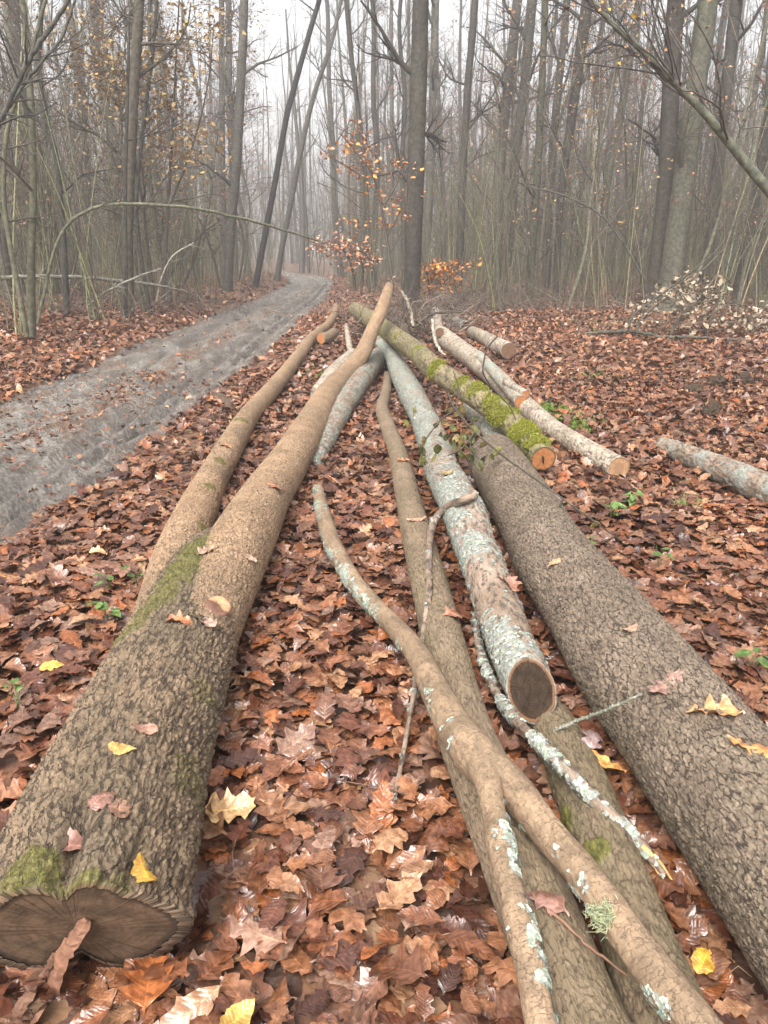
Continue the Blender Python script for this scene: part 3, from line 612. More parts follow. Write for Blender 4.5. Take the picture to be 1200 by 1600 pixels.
def near(px, py, lift=0., names=("stem", "log", "trunk")):          # point on a log's skin under a picture point
    best = None
    for nm in names:
        for V, Nn in HIT.get(nm, []):
            u, v, d = project(V); f = ((V - np.array([0, 0, CAM_H])) * Nn).sum(-1) < 0
            q = np.where(f, (u - px) ** 2 + (v - py) ** 2, 1e9); i = np.argmin(q)
            if q[i] < 60 and (best is None or d[i] < best[2]): best = (V[i] + Nn[i] * lift, Nn[i], d[i])
    return best

print("logs done")
# ------------------------------------------------------------------ trees: shared growing helpers
def spawn(P, Rd, C, t0, t1, length, ang, K, rg, up=.3, wob=.18, rr=.5, fall=.4, rmin=.0025, tip=.3):
    T, n_ = P.shape[:2]
    t = rg.uniform(t0, t1, (T, C)); x = t * (n_ - 1); i = np.minimum(x.astype(int), n_ - 2); f = (x - i)[..., None]
    ti = np.arange(T)[:, None]
    a, b = P[ti, i], P[ti, i + 1]; pos = a + (b - a) * f; tan = nrm(b - a)
    rad = Rd[ti, i] * (1 - f[..., 0]) + Rd[ti, i + 1] * f[..., 0]
    v = rg.standard_normal((T, C, 3)); v = nrm(v - (v * tan).sum(-1, keepdims=True) * tan)
    an = ang * rg.uniform(.7, 1.25, (T, C, 1)); d = np.cos(an) * tan + np.sin(an) * v
    L = length * (1 - fall * t) * rg.uniform(.5, 1.2, (T, C))
    pts = [pos]; drift = rg.standard_normal((T, C, 3)) * wob
    for k in range(1, K):
        d = nrm(d + np.array([0, 0, up / K]) + drift / K + rg.standard_normal((T, C, 3)) * wob * .5)
        pts.append(pts[-1] + d * (L / (K - 1))[..., None])
    Q = np.stack(pts, 2).reshape(T * C, K, 3)
    r0 = np.maximum(rad * rr, rmin).reshape(-1, 1)
    return Q, np.maximum(r0 * np.linspace(1, tip, K)[None], rmin * .7)
def trunk_line(P, Rd, n_, rg, wob=.0):
    D = resample(np.column_stack([P, Rd]), n_); Q = D[:, :3]
    if wob: Q[:, :2] += wob * (np.stack([fbm(np.column_stack([Q[:, 2] * .5, 0 * Q[:, 2] + rg.uniform(0, 99), 0 * Q[:, 2]]), k, 3) for k in (1, 2)], -1) - .5)
    return Q, D[:, 3]
def trunk_mesh(name, Q, r, sides, col, parent, green=.0, gcol=(.062, .064, .038), seed=0):
    V, F_ = tubes(Q[None], r[None], sides)
    p_ = V * np.array([5, 5, 1.6]) + seed
    V = V + nrm(V - np.repeat(Q, sides, 0)) * (np.repeat(r, sides) * .16 * (fbm(p_ * 2.5, seed, 3) - .5))[:, None]
    cc = np.array(col)[None] * (.6 + .8 * fbm(p_ * np.array([3, 3, 2]), seed + 2, 4))[:, None]
    if green:
        g = (green * sst(.4, .65, fbm(p_ * .7, seed + 4, 3)))[:, None]; cc = cc * (1 - g) + np.array(gcol) * g
    return mesh(name, V, [F_], M_trunk, parent, cols=cc)
def crown_mesh(name, levels, col, parent, vary=.25, rg=rng):
    mb = MB()
    for P, Rd, sd in levels:
        V, F_ = tubes(P, Rd, sd)
        mb.add(V, F_, np.repeat(np.array(col)[None] * np.exp(rg.normal(0, vary, (len(P), 1))), P.shape[1] * sd, 0))
    return mb.build(name, M_twig, parent)
def hang_leaves(name, P, n_, size, cols, parent, rg, droop=1.1, spread=.04, K=4, kind='beech', tlo=.2):
    i = rg.integers(0, len(P), n_); t = rg.uniform(tlo, 1, n_) * (P.shape[1] - 1.001); k = t.astype(int)
    pos = P[i, k] + (P[i, k + 1] - P[i, k]) * (t - k)[:, None] + rg.normal(0, spread, (n_, 3)) - np.array([0, 0, size * .4])
    cl = np.array(cols)[rg.integers(0, len(cols), n_)] * np.exp(rg.normal(0, .2, (n_, 1)))
    V, F_, cc, vein = leaves(pos, size * rg.uniform(.6, 1.25, n_), rg.uniform(0, 6.3, n_), droop * rg.uniform(.3, 1.2, n_), rg.uniform(0, 6.3, n_), cl, K, kind, rg, cross=3)
    return mesh(name, V, [F_], M_dry, parent, cols=cc, attrs=dict(vein=vein))
DK = (.062, .052, .043); GR = (.10, .088, .072); TW = (.075, .060, .048); OLV = (.145, .132, .075)

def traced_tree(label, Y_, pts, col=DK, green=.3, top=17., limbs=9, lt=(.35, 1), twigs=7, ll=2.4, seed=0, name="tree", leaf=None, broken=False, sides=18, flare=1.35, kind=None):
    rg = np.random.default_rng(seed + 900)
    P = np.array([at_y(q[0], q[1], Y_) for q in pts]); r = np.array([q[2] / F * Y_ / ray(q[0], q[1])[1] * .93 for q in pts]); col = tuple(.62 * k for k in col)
    d = P[1] - P[0]; gz = float(ground_z(P[:1, 0], P[:1, 1])[0])
    if P[0, 2] > gz + .02:
        P = np.vstack([P[0] - d / max(d[2], .05) * (P[0, 2] - gz + .05), P]); r = np.concatenate([[r[0] * flare], r])
    else: P[0, 2] = gz - .05; r[0] *= flare
    if top and P[-1, 2] < top:
        d = nrm(P[-1] - P[-2]); d = nrm(d + np.array([0, 0, .25])); ex = top - P[-1, 2]
        P = np.vstack([P, P[-1] + d * ex * .5, P[-1] + d * ex + np.array([0, 0, .5])]); r = np.concatenate([r, [r[-1] * .7, r[-1] * .25]])
    root = P[0].copy(); P = P - root
    o = thing(name, label, "tree", root)
    Q, rr = trunk_line(P, r, 90, rg, .06 if Y_ < 40 else 0); Q -= Q[0] * 0
    trunk_mesh("trunk", Q, rr, sides, col, o, green, seed=seed)
    if limbs:
        L1 = spawn(Q[None], rr[None], limbs, lt[0], lt[1], ll, 1.15, 7, rg, .5, .3, .38)
        L2 = spawn(*L1, 6, .2, 1, ll * .4, .8, 5, rg, .2, .3, .55); L3 = spawn(*L2, twigs, .15, 1, ll * .2, .7, 4, rg, .2, .3, .6)
        crown_mesh("crown", [(*L1, 5), (*L2, 4), (*L3, 3)], [k * .85 for k in col], o, rg=rg)
        if leaf: hang_leaves("foliage", L3[0], leaf[0], leaf[1], leaf[2], o, rg); 
    return o
YEL = [(.42, .28, .10), (.36, .25, .12), (.47, .34, .14)]; BRN = [(.22, .12, .06), (.27, .15, .08), (.17, .09, .055)]; ORG = [(.52, .19, .04), (.58, .25, .06), (.46, .17, .06)]; PNK = [(.42, .20, .12), (.48, .26, .17), (.38, .16, .08)]
YLW = [(.65, .42, .03), (.6, .36, .04)]
traced_tree("dark mossless trunk standing at the head of the log pile", 16.7, [(641, 500, 15), (645, 400, 14), (649, 300, 14), (654, 150, 14), (658, 0, 13.5)], DK, .25, seed=1, limbs=6, lt=(.42, .95), sides=30)
traced_tree("left trunk with a broken reddish bark scar beside the track", 16.5, [(200, 488, 10), (199, 400, 9), (201, 320, 9), (206, 200, 8.5), (212, 100, 8.5), (217, 0, 8.5)], (.10, .08, .058), .3, seed=2, sides=24)
traced_tree("crooked dark thin tree with an S-bent trunk on the left bank", 15.5, [(105, 490, 5.5), (101, 400, 5), (94, 310, 5), (89, 250, 4.6), (75, 200, 4.4), (66, 150, 4), (60, 95, 4), (64, 50, 3.5)], (.045, .04, .035), .15, seed=3, top=9, lt=(.3, 1), limbs=8, ll=1.6)
o = thing("tree", "twin-stemmed greenish young tree nearest the left edge", "tree", (0, 0, 0))
for st, pts in enumerate(([(50, 526, 6), (49, 400, 5.5), (52, 300, 5), (50, 200, 4.6), (46, 125, 4.4), (40, 50, 4), (35, 0, 3.8), (28, -90, 3)], [(43, 526, 4), (29, 450, 3.6), (15, 375, 3.4), (6, 300, 3.2), (12, 200, 3), (45, 100, 2.8), (62, 30, 2.4), (90, -60, 2)])):
    P = np.array([at_y(a, b, 12. - .3 * st) for a, b, c in pts]); rg = np.random.default_rng(st + 5)
    Q, rr = trunk_line(P, np.array([c / F * 12 for a, b, c in pts]), 80, rg, .02); trunk_mesh("trunk", Q, rr, 14, (.085, .08, .05), o, .5, seed=40 + st)
    L1 = spawn(Q[None], rr[None], 9, .25, 1, 1.5, .9, 6, rg, .3, .3, .5, rmin=.003); L2 = spawn(*L1, 6, .2, 1, .6, .8, 4, rg, .1, .3, .6); crown_mesh("crown", [(*L1, 5), (*L2, 3)], TW, o, rg=rg)
traced_tree("grey straight trunk left of the track where the dark brush hangs", 27, [(356, 450, 9), (361, 350, 8), (370, 250, 8), (377, 125, 7.5), (382, 0, 7)], GR, .2, seed=6)
traced_tree("black thin tree leaning right over the track bend", 31, [(400, 440, 5.5), (425, 310, 5), (450, 175, 4.8), (480, 65, 4.4), (502, -10, 4)], (.035, .03, .028), 0, seed=7, top=14, limbs=6, lt=(.5, 1))
traced_tree("second thin grey tree leaning right behind the black leaning one", 38, [(436, 415, 5), (450, 340, 4.6), (470, 235, 4.4), (490, 150, 4), (515, 75, 3.4), (535, -10, 3)], GR, .2, seed=8, top=16, limbs=6, lt=(.5, 1))
traced_tree("slim dark trunk above the far track bend, forking out of frame", 30, [(578, 440, 4.5), (572, 300, 4), (560, 175, 4), (550, 100, 4), (541, 0, 3.8)], DK, .2, seed=9, limbs=12, lt=(.25, .9))
traced_tree("slender dark trunk just right of the orange shrub", 25, [(717, 435, 7), (722, 300, 6), (730, 150, 6), (742, 0, 6)], DK, .2, seed=10)
traced_tree("left one of the two close parallel grey trunks right of centre", 28, [(773, 445, 10), (782, 250, 9), (795, 125, 8.6), (808, 0, 8)], GR, .25, seed=11)
traced_tree("right one of the two close parallel grey trunks, patched with green ivy", 26.5, [(791, 445, 6), (805, 250, 8), (820, 125, 8.3), (832, 0, 8)], (.075, .068, .055), .4, seed=12)
traced_tree("medium olive-grey trunk with a clean straight foot right of centre", 22.5, [(827, 470, 7.5), (835, 350, 7), (844, 200, 6), (851, 0, 5.6)], (.10, .092, .06), .4, seed=13)
traced_tree("knobbly dark trunk thickening upwards, leaning right", 22.5, [(869, 467, 5), (875, 325, 6), (895, 175, 8), (905, 100, 9), (918, 0, 10)], DK, .2, seed=14)
traced_tree("thick dark trunk behind the dry pale-leaved bush", 19.5, [(1022, 460, 15), (1040, 300, 14), (1047, 150, 14.5), (1056, 0, 14)], (.06, .048, .038), .15, seed=15, sides=26, lt=(.25, 1), limbs=9)
traced_tree("thickest greenish-grey trunk on the right beside the thick dark one", 18.8, [(1046, 450, 19), (1070, 275, 18), (1090, 125, 16.5), (1106, 0, 16)], (.105, .098, .07), .5, seed=16, sides=28, lt=(.25, 1), limbs=9)
traced_tree("dark grey trunk right of the thickest greenish one", 24, [(1103, 425, 10), (1120, 275, 10), (1136, 125, 10), (1151, 0, 10)], DK, .3, seed=17)
traced_tree("dark trunk close to the right edge", 21, [(1155, 450, 9), (1180, 300, 9), (1200, 190, 9), (1222, 40, 8.6)], DK, .3, seed=18)
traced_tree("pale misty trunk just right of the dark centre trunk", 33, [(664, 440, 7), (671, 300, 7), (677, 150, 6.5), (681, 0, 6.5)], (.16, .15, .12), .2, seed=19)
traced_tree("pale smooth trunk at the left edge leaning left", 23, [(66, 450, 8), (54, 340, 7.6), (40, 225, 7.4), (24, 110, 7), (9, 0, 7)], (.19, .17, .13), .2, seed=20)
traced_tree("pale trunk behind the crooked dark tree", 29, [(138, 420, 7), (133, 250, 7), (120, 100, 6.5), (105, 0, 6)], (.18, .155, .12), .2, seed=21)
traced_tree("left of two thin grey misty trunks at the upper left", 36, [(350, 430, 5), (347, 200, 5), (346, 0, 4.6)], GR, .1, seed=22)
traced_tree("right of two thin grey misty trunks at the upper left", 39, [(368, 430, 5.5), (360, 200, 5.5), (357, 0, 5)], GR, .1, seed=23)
traced_tree("thin stem with forked upper limbs between the left trunk and the yellow leaves", 17.5, [(232, 478, 3.4), (214, 330, 3.4), (226, 180, 3.2), (238, 90, 3), (245, 0, 2.8)], (.06, .055, .045), .3, seed=24, top=9, limbs=14, lt=(.25, .9), ll=2.2)
traced_tree("thin dark stem hugging the scarred left trunk", 16., [(197, 480, 3), (194, 300, 3), (198, 170, 2.8), (201, 60, 2.2), (202, 20, 1.5)], (.05, .045, .035), .2, seed=25, top=0, limbs=4)

# bent tree arching in from the right edge
o = thing("leaning_tree", "thin pale-green tree bent across the upper right corner", "tree", (0, 0, 0)); rg = np.random.default_rng(77)
pts = [(1455, 605, 10), (1330, 440, 8.6), (1200, 296, 7.2), (1150, 236, 6.4), (1100, 176, 5.4), (1040, 116, 4.4), (1000, 76, 3.8), (960, 40, 3.3), (914, -8, 2.8), (850, -75, 2)]
P = np.array([at_y(a, b, 8.) for a, b, c in pts]); Q, rr = trunk_line(P, np.array([c / F * 8 for a, b, c in pts]), 90, rg, 0)
Q[0, 2] = 0; trunk_mesh("trunk", Q, rr, 16, (.085, .085, .06), o, .4, (.10, .11, .075), seed=78)
L1 = spawn(Q[None], rr[None], 26, .3, .95, 1.7, .45, 9, rg, -.35, .22, .32, rmin=.0022)
L1[0][..., 1] = 8 + (L1[0][..., 1] - 8) * 1.2; L2 = spawn(*L1, 3, .25, 1, .6, .5, 5, rg, -.05, .3, .5, rmin=.0018)
crown_mesh("crown", [(*L1, 5), (*L2, 3)], (.06, .05, .043), o, rg=rg)
hang_leaves("foliage", L2[0], 110, .045, YLW + BRN * 3, o, rg, K=5)

# ------------------------------------------------------------------ prototypes of the background wood
def proto_tall(seed):
    rg = np.random.default_rng(seed); H = rg.uniform(15, 21); r0 = rg.uniform(.09, .17)
    z = np.linspace(0, H, 8); lean = rg.normal(0, .035, 2)
    P = np.stack([z * lean[0] + .12 * np.cumsum(rg.standard_normal(8)) * (z > 0), z * lean[1] + .1 * np.cumsum(rg.standard_normal(8)) * (z > 0), z], -1)
    Q, rr = trunk_line(P, r0 * np.array([1.3, 1, .92, .85, .75, .62, .42, .15]), 40, rg, .12)
    o = thing("tree", "x", "tree"); c = [(.05, .044, .037), (.075, .067, .053), (.10, .092, .072), (.045, .039, .033)][seed % 4]
    trunk_mesh("trunk", Q, rr, 9, c, o, .35, seed=seed)
    L1 = spawn(Q[None], rr[None], 15, .25, 1, 2.8, .75, 7, rg, .6, .25, .33, rmin=.005); L2 = spawn(*L1, 6, .2, 1, 1.5, .7, 5, rg, .3, .3, .55, rmin=.005); L3 = spawn(*L2, 8, .15, 1, .8, .6, 3, rg, .2, .3, .6, rmin=.003)
    crown_mesh("crown", [(*L1, 4), (*L2, 3), (*L3, 3)], c, o, rg=rg); return o
def proto_young(seed, leaf=None):
    rg = np.random.default_rng(seed); H = rg.uniform(6, 10); r0 = rg.uniform(.03, .05)
    z = np.linspace(0, H, 7); P = np.stack([.13 * np.cumsum(rg.standard_normal(7)) * (z > 0) + z * rg.normal(0, .05), .13 * np.cumsum(rg.standard_normal(7)) * (z > 0), z], -1)
    Q, rr = trunk_line(P, r0 * np.array([1.15, 1, .9, .75, .6, .4, .15]), 30, rg, .15)
    o = thing("young_tree", "x", "tree"); c = [(.085, .08, .055), (.07, .06, .05), (.11, .10, .07)][seed % 3]
    trunk_mesh("trunk", Q, rr, 7, c, o, .4, seed=seed)
    L1 = spawn(Q[None], rr[None], 24, .15, 1, 2.3, 1.05, 7, rg, .35, .3, .45, rmin=.004); L2 = spawn(*L1, 7, .15, 1, 1., .7, 5, rg, .1, .35, .6, rmin=.003); L3 = spawn(*L2, 4, .2, 1, .4, .7, 3, rg, .1, .3, .7, rmin=.0025)
    crown_mesh("crown", [(*L1, 4), (*L2, 3), (*L3, 3)], TW, o, rg=rg)
    if leaf: hang_leaves("foliage", L3[0], leaf[0], leaf[1], leaf[2], o, rg, K=3)
    return o
def proto_coppice(seed, leaf=None):
    rg = np.random.default_rng(seed); ns = rg.integers(5, 10); S = []
    for k in range(ns):
        H = rg.uniform(2.5, 6.5); d = rg.normal(0, .16, 2); z = np.linspace(0, 1, 12)
        b = rg.normal(0, .14, 2)
        S.append(np.stack([b[0] + d[0] * H * z ** 1.6 + .05 * np.sin(z * 5 + rg.uniform(0, 6)), b[1] + d[1] * H * z ** 1.6 + .05 * np.sin(z * 6 + rg.uniform(0, 6)), H * z - .03], -1))
    S = np.array(S); Rr = rg.uniform(.009, .02, (ns, 1)) * np.linspace(1, .3, 12)[None]
    o = thing("coppice_shrub", "x", "shrub"); V, F_ = tubes(S, Rr, 5)
    cc = np.repeat(np.array(OLV)[None] * np.exp(rg.normal(0, .25, (ns, 1))) * rg.uniform(.8, 1.15, (ns, 3)), 60, 0)
    for k in range(ns): mesh("stem", V[k * 60:k * 60 + 60], [F_[:55]], M_twig, o, cols=cc[k * 60:k * 60 + 60])
    L1 = spawn(S, Rr, 9, .15, 1, .9, .6, 5, rg, .4, .3, .55, rmin=.003); L2 = spawn(*L1, 4, .2, 1, .35, .7, 3, rg, .2, .3, .7, rmin=.0022)
    crown_mesh("crown", [(*L1, 3), (*L2, 3)], (.085, .07, .05), o, rg=rg)
    if leaf: hang_leaves("foliage", L2[0], leaf[0], leaf[1], leaf[2], o, rg, K=3)
    return o
tall = [proto_tall(100 + k) for k in range(8)]
RUS = [(.26, .13, .075), (.30, .16, .09), (.21, .11, .07), (.34, .20, .12)]
young = [proto_young(200, (620, .085, YEL + BRN)), proto_young(201, (700, .075, RUS)), proto_young(202, (160, .07, RUS)), proto_young(203, (620, .075, RUS + PNK)), proto_young(204, (420, .075, RUS)), proto_young(205, (480, .075, RUS + YEL))]
cop = [proto_coppice(300 + k, (60, .06, BRN + [(.4, .33, .22)]) if k % 3 == 0 else None) for k in range(8)]
used = set()
def free(x, y, pad=0.):
    if -3.4 < x < 1.6 and y < 27: return False
    u = abs(float(track_u(np.array([x]), np.array([y]))[0]))
    if y < 66 and u < 1.55 + pad: return False
    if -2.2 < x < 12 and y < 18.5 + pad * 2: return False
    if x <= -2.2 and x > -5.0 - pad and y < 30: return False
    if x < -4.9 and y < 10.5: return False
    return True
taken = []
def put(protos, n_, y0, y1, labels, hmin, sc, near_bias=1.6, gap=.5, pad=0., rg=np.random.default_rng(5), want=None):
    c = 0
    for _ in range(n_ * 40):
        if c >= n_: break
        y = y0 + (y1 - y0) * rg.uniform() ** near_bias; x = rg.uniform(-1, 1) * (.53 * y + 3)
        if not free(x, y, pad) or any((x - a) ** 2 + (y - b) ** 2 < gap ** 2 for a, b in taken): continue
        if want and not want(x, y): continue
        side = 0 if x < np.interp(y, TY, TL) + .3 else (1 if x < .11 * y else 2)
        far = 1 if y > (y0 + y1) / 2 else 0
        label, group = labels[side * 2 + far]
        p_ = protos[rg.integers(len(protos))]; s = rg.uniform(*sc); z = float(ground_z(np.array([x]), np.array([y]))[0])
        taken.append((x, y)); c += 1; rz = rg.uniform(0, 6.28); ln = rg.normal(0, .02 if protos is tall else .085, 2)
        if p_.name not in used:
            used.add(p_.name); p_.location = (x, y, z); p_.rotation_euler = (ln[0], ln[1], rz); p_.scale = (s, s, s); tag(p_, label, None, group)
        else: dup(p_, (x, y, z), rz, (s, s), label, group, lean=ln)
put(tall, 95, 20, 78, [
    ("tall bare trunk among the front rows of the wood left of the track", "tall trees in the front of the left wood"), ("tall thin trunk fading into mist deep in the left wood", "tall trees deep in the left wood"),
    ("tall bare trunk behind the log pile near the track bend", "tall trees behind the log pile"), ("tall misty trunk far beyond the track bend", "tall trees beyond the track bend"),
    ("tall bare trunk among the front rows of the wood on the right", "tall trees in the front of the right wood"), ("tall thin trunk fading into mist deep in the right wood", "tall trees deep in the right wood")], 0, (.75, 1.15), 1.1, .9)
put(young, 170, 17, 62, [
    ("young bare tree with a web of twigs left of the track", "young trees in the left wood"), ("young twiggy tree blurred by mist far left of the track", "young trees deep in the left wood"),
    ("young bare tree with fine twigs behind the log pile", "young trees behind the log pile"), ("young twiggy tree in the mist past the track bend", "young trees beyond the track bend"),
    ("young bare tree with fine reddish twigs in the right wood", "young trees in the right wood"), ("young twiggy tree blurred by mist deep in the right wood", "young trees deep in the right wood")], 0, (.7, 1.2), 1.3, .7, .1)
put(cop, 230, 12, 52, [
    ("clump of thin greenish upright stems on the left of the track", "coppice shrubs left of the track"), ("misty clump of thin stems far left of the track", "coppice shrubs deep in the left wood"),
    ("clump of thin greenish stems behind the log pile", "coppice shrubs behind the log pile"), ("misty clump of thin stems past the track bend", "coppice shrubs beyond the track bend"),
    ("clump of thin greenish upright stems at the edge of the right wood", "coppice shrubs at the front of the right wood"), ("misty clump of thin stems deep in the right wood", "coppice shrubs deep in the right wood")], 0, (.75, 1.25), 1.25, .4, -.1)

# the far wood that reads as one mass
rg = np.random.default_rng(17); mb = MB(); n_ = 1700
y = rg.uniform(46, 150, n_); x = rg.uniform(-1, 1, n_) * (.56 * y + 6)
ok = ~((np.abs(track_u(x, y)) < 1.5) & (y < 66)); x, y = x[ok], y[ok]; n_ = len(x); z = base_z(x, y)
H = rg.uniform(7, 21, n_); t = np.linspace(0, 1, 6); r0 = np.where(rg.uniform(size=n_) < .35, rg.uniform(.08, .19, n_), rg.uniform(.02, .06, n_))
b = rg.normal(0, .5, (n_, 2)); cv = rg.normal(0, .35, (n_, 2))
P = np.stack([x[:, None] + b[:, :1] * t + cv[:, :1] * np.sin(t * 5), y[:, None] + b[:, 1:] * t + cv[:, 1:] * np.sin(t * 4), z[:, None] + H[:, None] * t], -1)
Rr = r0[:, None] * np.linspace(1.1, .25, 6)[None]; V, F_ = tubes(P, Rr, 4)
cl = np.array([(.10, .09, .072)]) * np.exp(rg.normal(0, .3, (n_, 1)))
mb.add(V, F_, np.repeat(cl, 24, 0))
L1 = spawn(P, Rr, 7, .12, 1, 2.6, .8, 4, rg, .5, .3, .5, rmin=.01); V, F_ = tubes(*L1, 3); mb.add(V, F_, (.085, .07, .056))
L2 = spawn(*L1, 6, .1, 1, 1.4, .7, 3, rg, .2, .3, .6, rmin=.006); V, F_ = tubes(*L2, 3); mb.add(V, F_, (.10, .078, .062))
tag(mb.build("distant_wood", M_twig, None), "mass of thin misty trunks and twigs closing the view", "wood", kind="stuff")
# thicket of fine stems at the foot of the wood
mb = MB(); n_ = 3600; y = 19 + 46 * rg.uniform(size=n_) ** 1.2; x = rg.uniform(-1, 1, n_) * (.55 * y + 3)
ok = np.array([free(a, b_, .05) for a, b_ in zip(x, y)]); x, y = x[ok], y[ok]; n_ = len(x); z = base_z(x, y) - .03
H = rg.uniform(1.2, 5.5, n_); t = np.linspace(0, 1, 5); b = rg.normal(0, .14, (n_, 2)) * H[:, None]
P = np.stack([x[:, None] + b[:, :1] * t ** 1.5, y[:, None] + b[:, 1:] * t ** 1.5, z[:, None] + H[:, None] * t], -1)
Rr = rg.uniform(.006, .016, (n_, 1)) * np.linspace(1, .35, 5)[None]; V, F_ = tubes(P, Rr, 3)
mb.add(V, F_, np.repeat(np.array([(.15, .135, .078)]) * np.exp(rg.normal(0, .3, (n_, 1))), 15, 0))
L1 = spawn(P, Rr, 5, .1, 1, .7, .7, 3, rg, .3, .3, .6, rmin=.003); V, F_ = tubes(*L1, 3); mb.add(V, F_, (.10, .078, .055))
tag(mb.build("undergrowth", M_twig, None), "dense thicket of thin greenish stems filling the wood", "undergrowth", kind="stuff")

# ------------------------------------------------------------------ saplings and shrubs of their own
def sapling(name, label, cat, Y_, stems, leafpts, size, cols, n_each, seed, tcol=TW, spread=.16, twn=5, K=6):
    rg = np.random.default_rng(seed); o = thing(name, label, cat, (0, 0, 0)); st = MB(); tw = []
    for s in stems:
        P = np.array([at_y(a, b, Y_ + (s_[3] if len(s_) > 3 else 0)) for s_ in s for a, b in [s_[:2]]]); r = np.array([s_[2] / F * Y_ for s_ in s])
        D = resample(np.column_stack([P, r]), 24); V, F_ = tubes(D[None, :, :3], np.maximum(D[None, :, 3], .002), 7); mesh('stem', V, [F_], M_twig, o, cols=np.broadcast_to(tcol, (len(V), 3)))
        L1 = spawn(D[None, :, :3], D[None, :, 3], twn, .2, 1, .7, .7, 5, rg, .3, .3, .5, rmin=.002); tw.append(L1)
    if leafpts:
        anc = np.concatenate([np.repeat(np.array([at_y(a, b, Y_ + rg.normal(0, .25))])[None], 1, 0)[0] + rg.normal(0, 1, (n_each, 3)) * np.array([spread * q[0] if (q := (rest_ or [1])) else 1, spread, spread * (q[1] if len(q) > 1 else .6)]) for a, b, *rest_ in leafpts])
        n_ = len(anc)
        tip = anc; allp = np.concatenate([t_[0].reshape(-1, 3) for t_ in tw]) ; sp_ = []
        for c in anc[::4]:
            k = allp[np.argmin(((allp - c) ** 2).sum(-1))]; mid = (k + c) / 2 + rg.normal(0, .02, 3); sp_.append(np.stack([k, mid, c]))
        tw.append((np.array(sp_), np.full((len(sp_), 3), .002)))
        cl = np.array(cols)[rg.integers(0, len(cols), n_)] * np.exp(rg.normal(0, .18, (n_, 1)))
        V, F_, cc, ve = leaves(anc, size * rg.uniform(.6, 1.2, n_), rg.uniform(0, 6.3, n_), rg.uniform(.1, 1.1, n_), rg.uniform(0, 6.3, n_), cl, K, 'beech', rg, cross=3)
        mesh("foliage", V, [F_], M_dry, o, cols=cc, attrs=dict(vein=ve))
    mb = MB()
    for P, r in tw: mb.add(*tubes(P, r, 3), c=tcol)
    mb.build("crown", M_twig, o); return o
sapling("beech_sapling", "slim beech sapling with scattered orange leaves left of the dark centre trunk", "sapling", 15.,
        [[(614, 455, 2.6), (608, 400, 2.4), (599, 343, 2.1), (590, 297, 1.8), (580, 269, 1.6), (559, 241, 1.2), (531, 208, .8)], [(606, 330, 1.4), (575, 285, 1.1), (545, 262, .9), (510, 240, .6), (482, 205, .5)],
         [(600, 320, 1.3), (622, 280, 1), (617, 230, .9), (612, 180, .8)], [(602, 350, 1.), (570, 330, .8), (530, 300, .6), (495, 285, .5)], [(608, 400, 1), (632, 350, .8), (640, 300, .6)]],
        [(560, 225), (572, 222), (585, 235), (548, 238), (536, 230), (557, 200), (570, 262), (560, 270), (550, 268), (580, 255), (590, 295, 1.2, 1), (603, 320), (626, 325), (628, 340), (600, 350), (575, 350, 2, .3), (555, 346, 2, .3), (620, 255), (632, 262), (515, 243), (600, 280, 2, 1), (612, 300, 2, 1)],
        .09, [(.62, .26, .05), (.55, .21, .045), (.66, .34, .08)] + PNK, 12, 31, spread=.13)
sapling("beech_shrub", "low spray of pinkish-brown beech leaves above the far end of the track", "shrub", 17.,
        [[(555, 455, 2.4), (550, 420, 2), (540, 395, 1.4), (515, 382, 1), (486, 378, .7)], [(585, 450, 2), (584, 420, 1.7), (575, 400, 1.2), (560, 390, .9)], [(565, 455, 2), (566, 410, 1.5), (550, 385, 1)]],
        [(492, 380, 1.4, .5), (505, 385, 1.4, .5), (515, 392, 1.4, .5), (528, 388, 1.4, .5), (540, 395, 1.4, .6), (552, 400, 1.4, .6), (562, 398), (545, 378, 1.4, .5), (558, 405), (571, 405), (580, 402), (550, 415), (533, 380), (572, 385)],
        .10, PNK + [(.55, .38, .28)], 24, 32, spread=.16)
sapling("beech_shrub", "low bright orange beech shrub right of the dark centre trunk", "shrub", 17.5,
        [[(668, 462, 2), (676, 435, 1.7), (690, 420, 1.2), (720, 409, .7)], [(672, 462, 1.6), (668, 430, 1.2), (664, 415, .8)], [(690, 460, 1.6), (695, 440, 1.2), (712, 425, .8)]],
        [(668, 420, 1.4, .5), (678, 424, 1.4, .5), (692, 420, 1.4, .5), (705, 416, 1.6, .3), (716, 411, 1.4, .3), (667, 435, 1.4, .5), (680, 438, 1.4, .5), (695, 436, 1.4, .5), (672, 447, 1.4, .5), (688, 450, 1.4, .5), (705, 430)],
        .11, [(.56, .22, .04), (.60, .28, .06), (.48, .18, .045), (.42, .22, .12)], 30, 33, spread=.18)
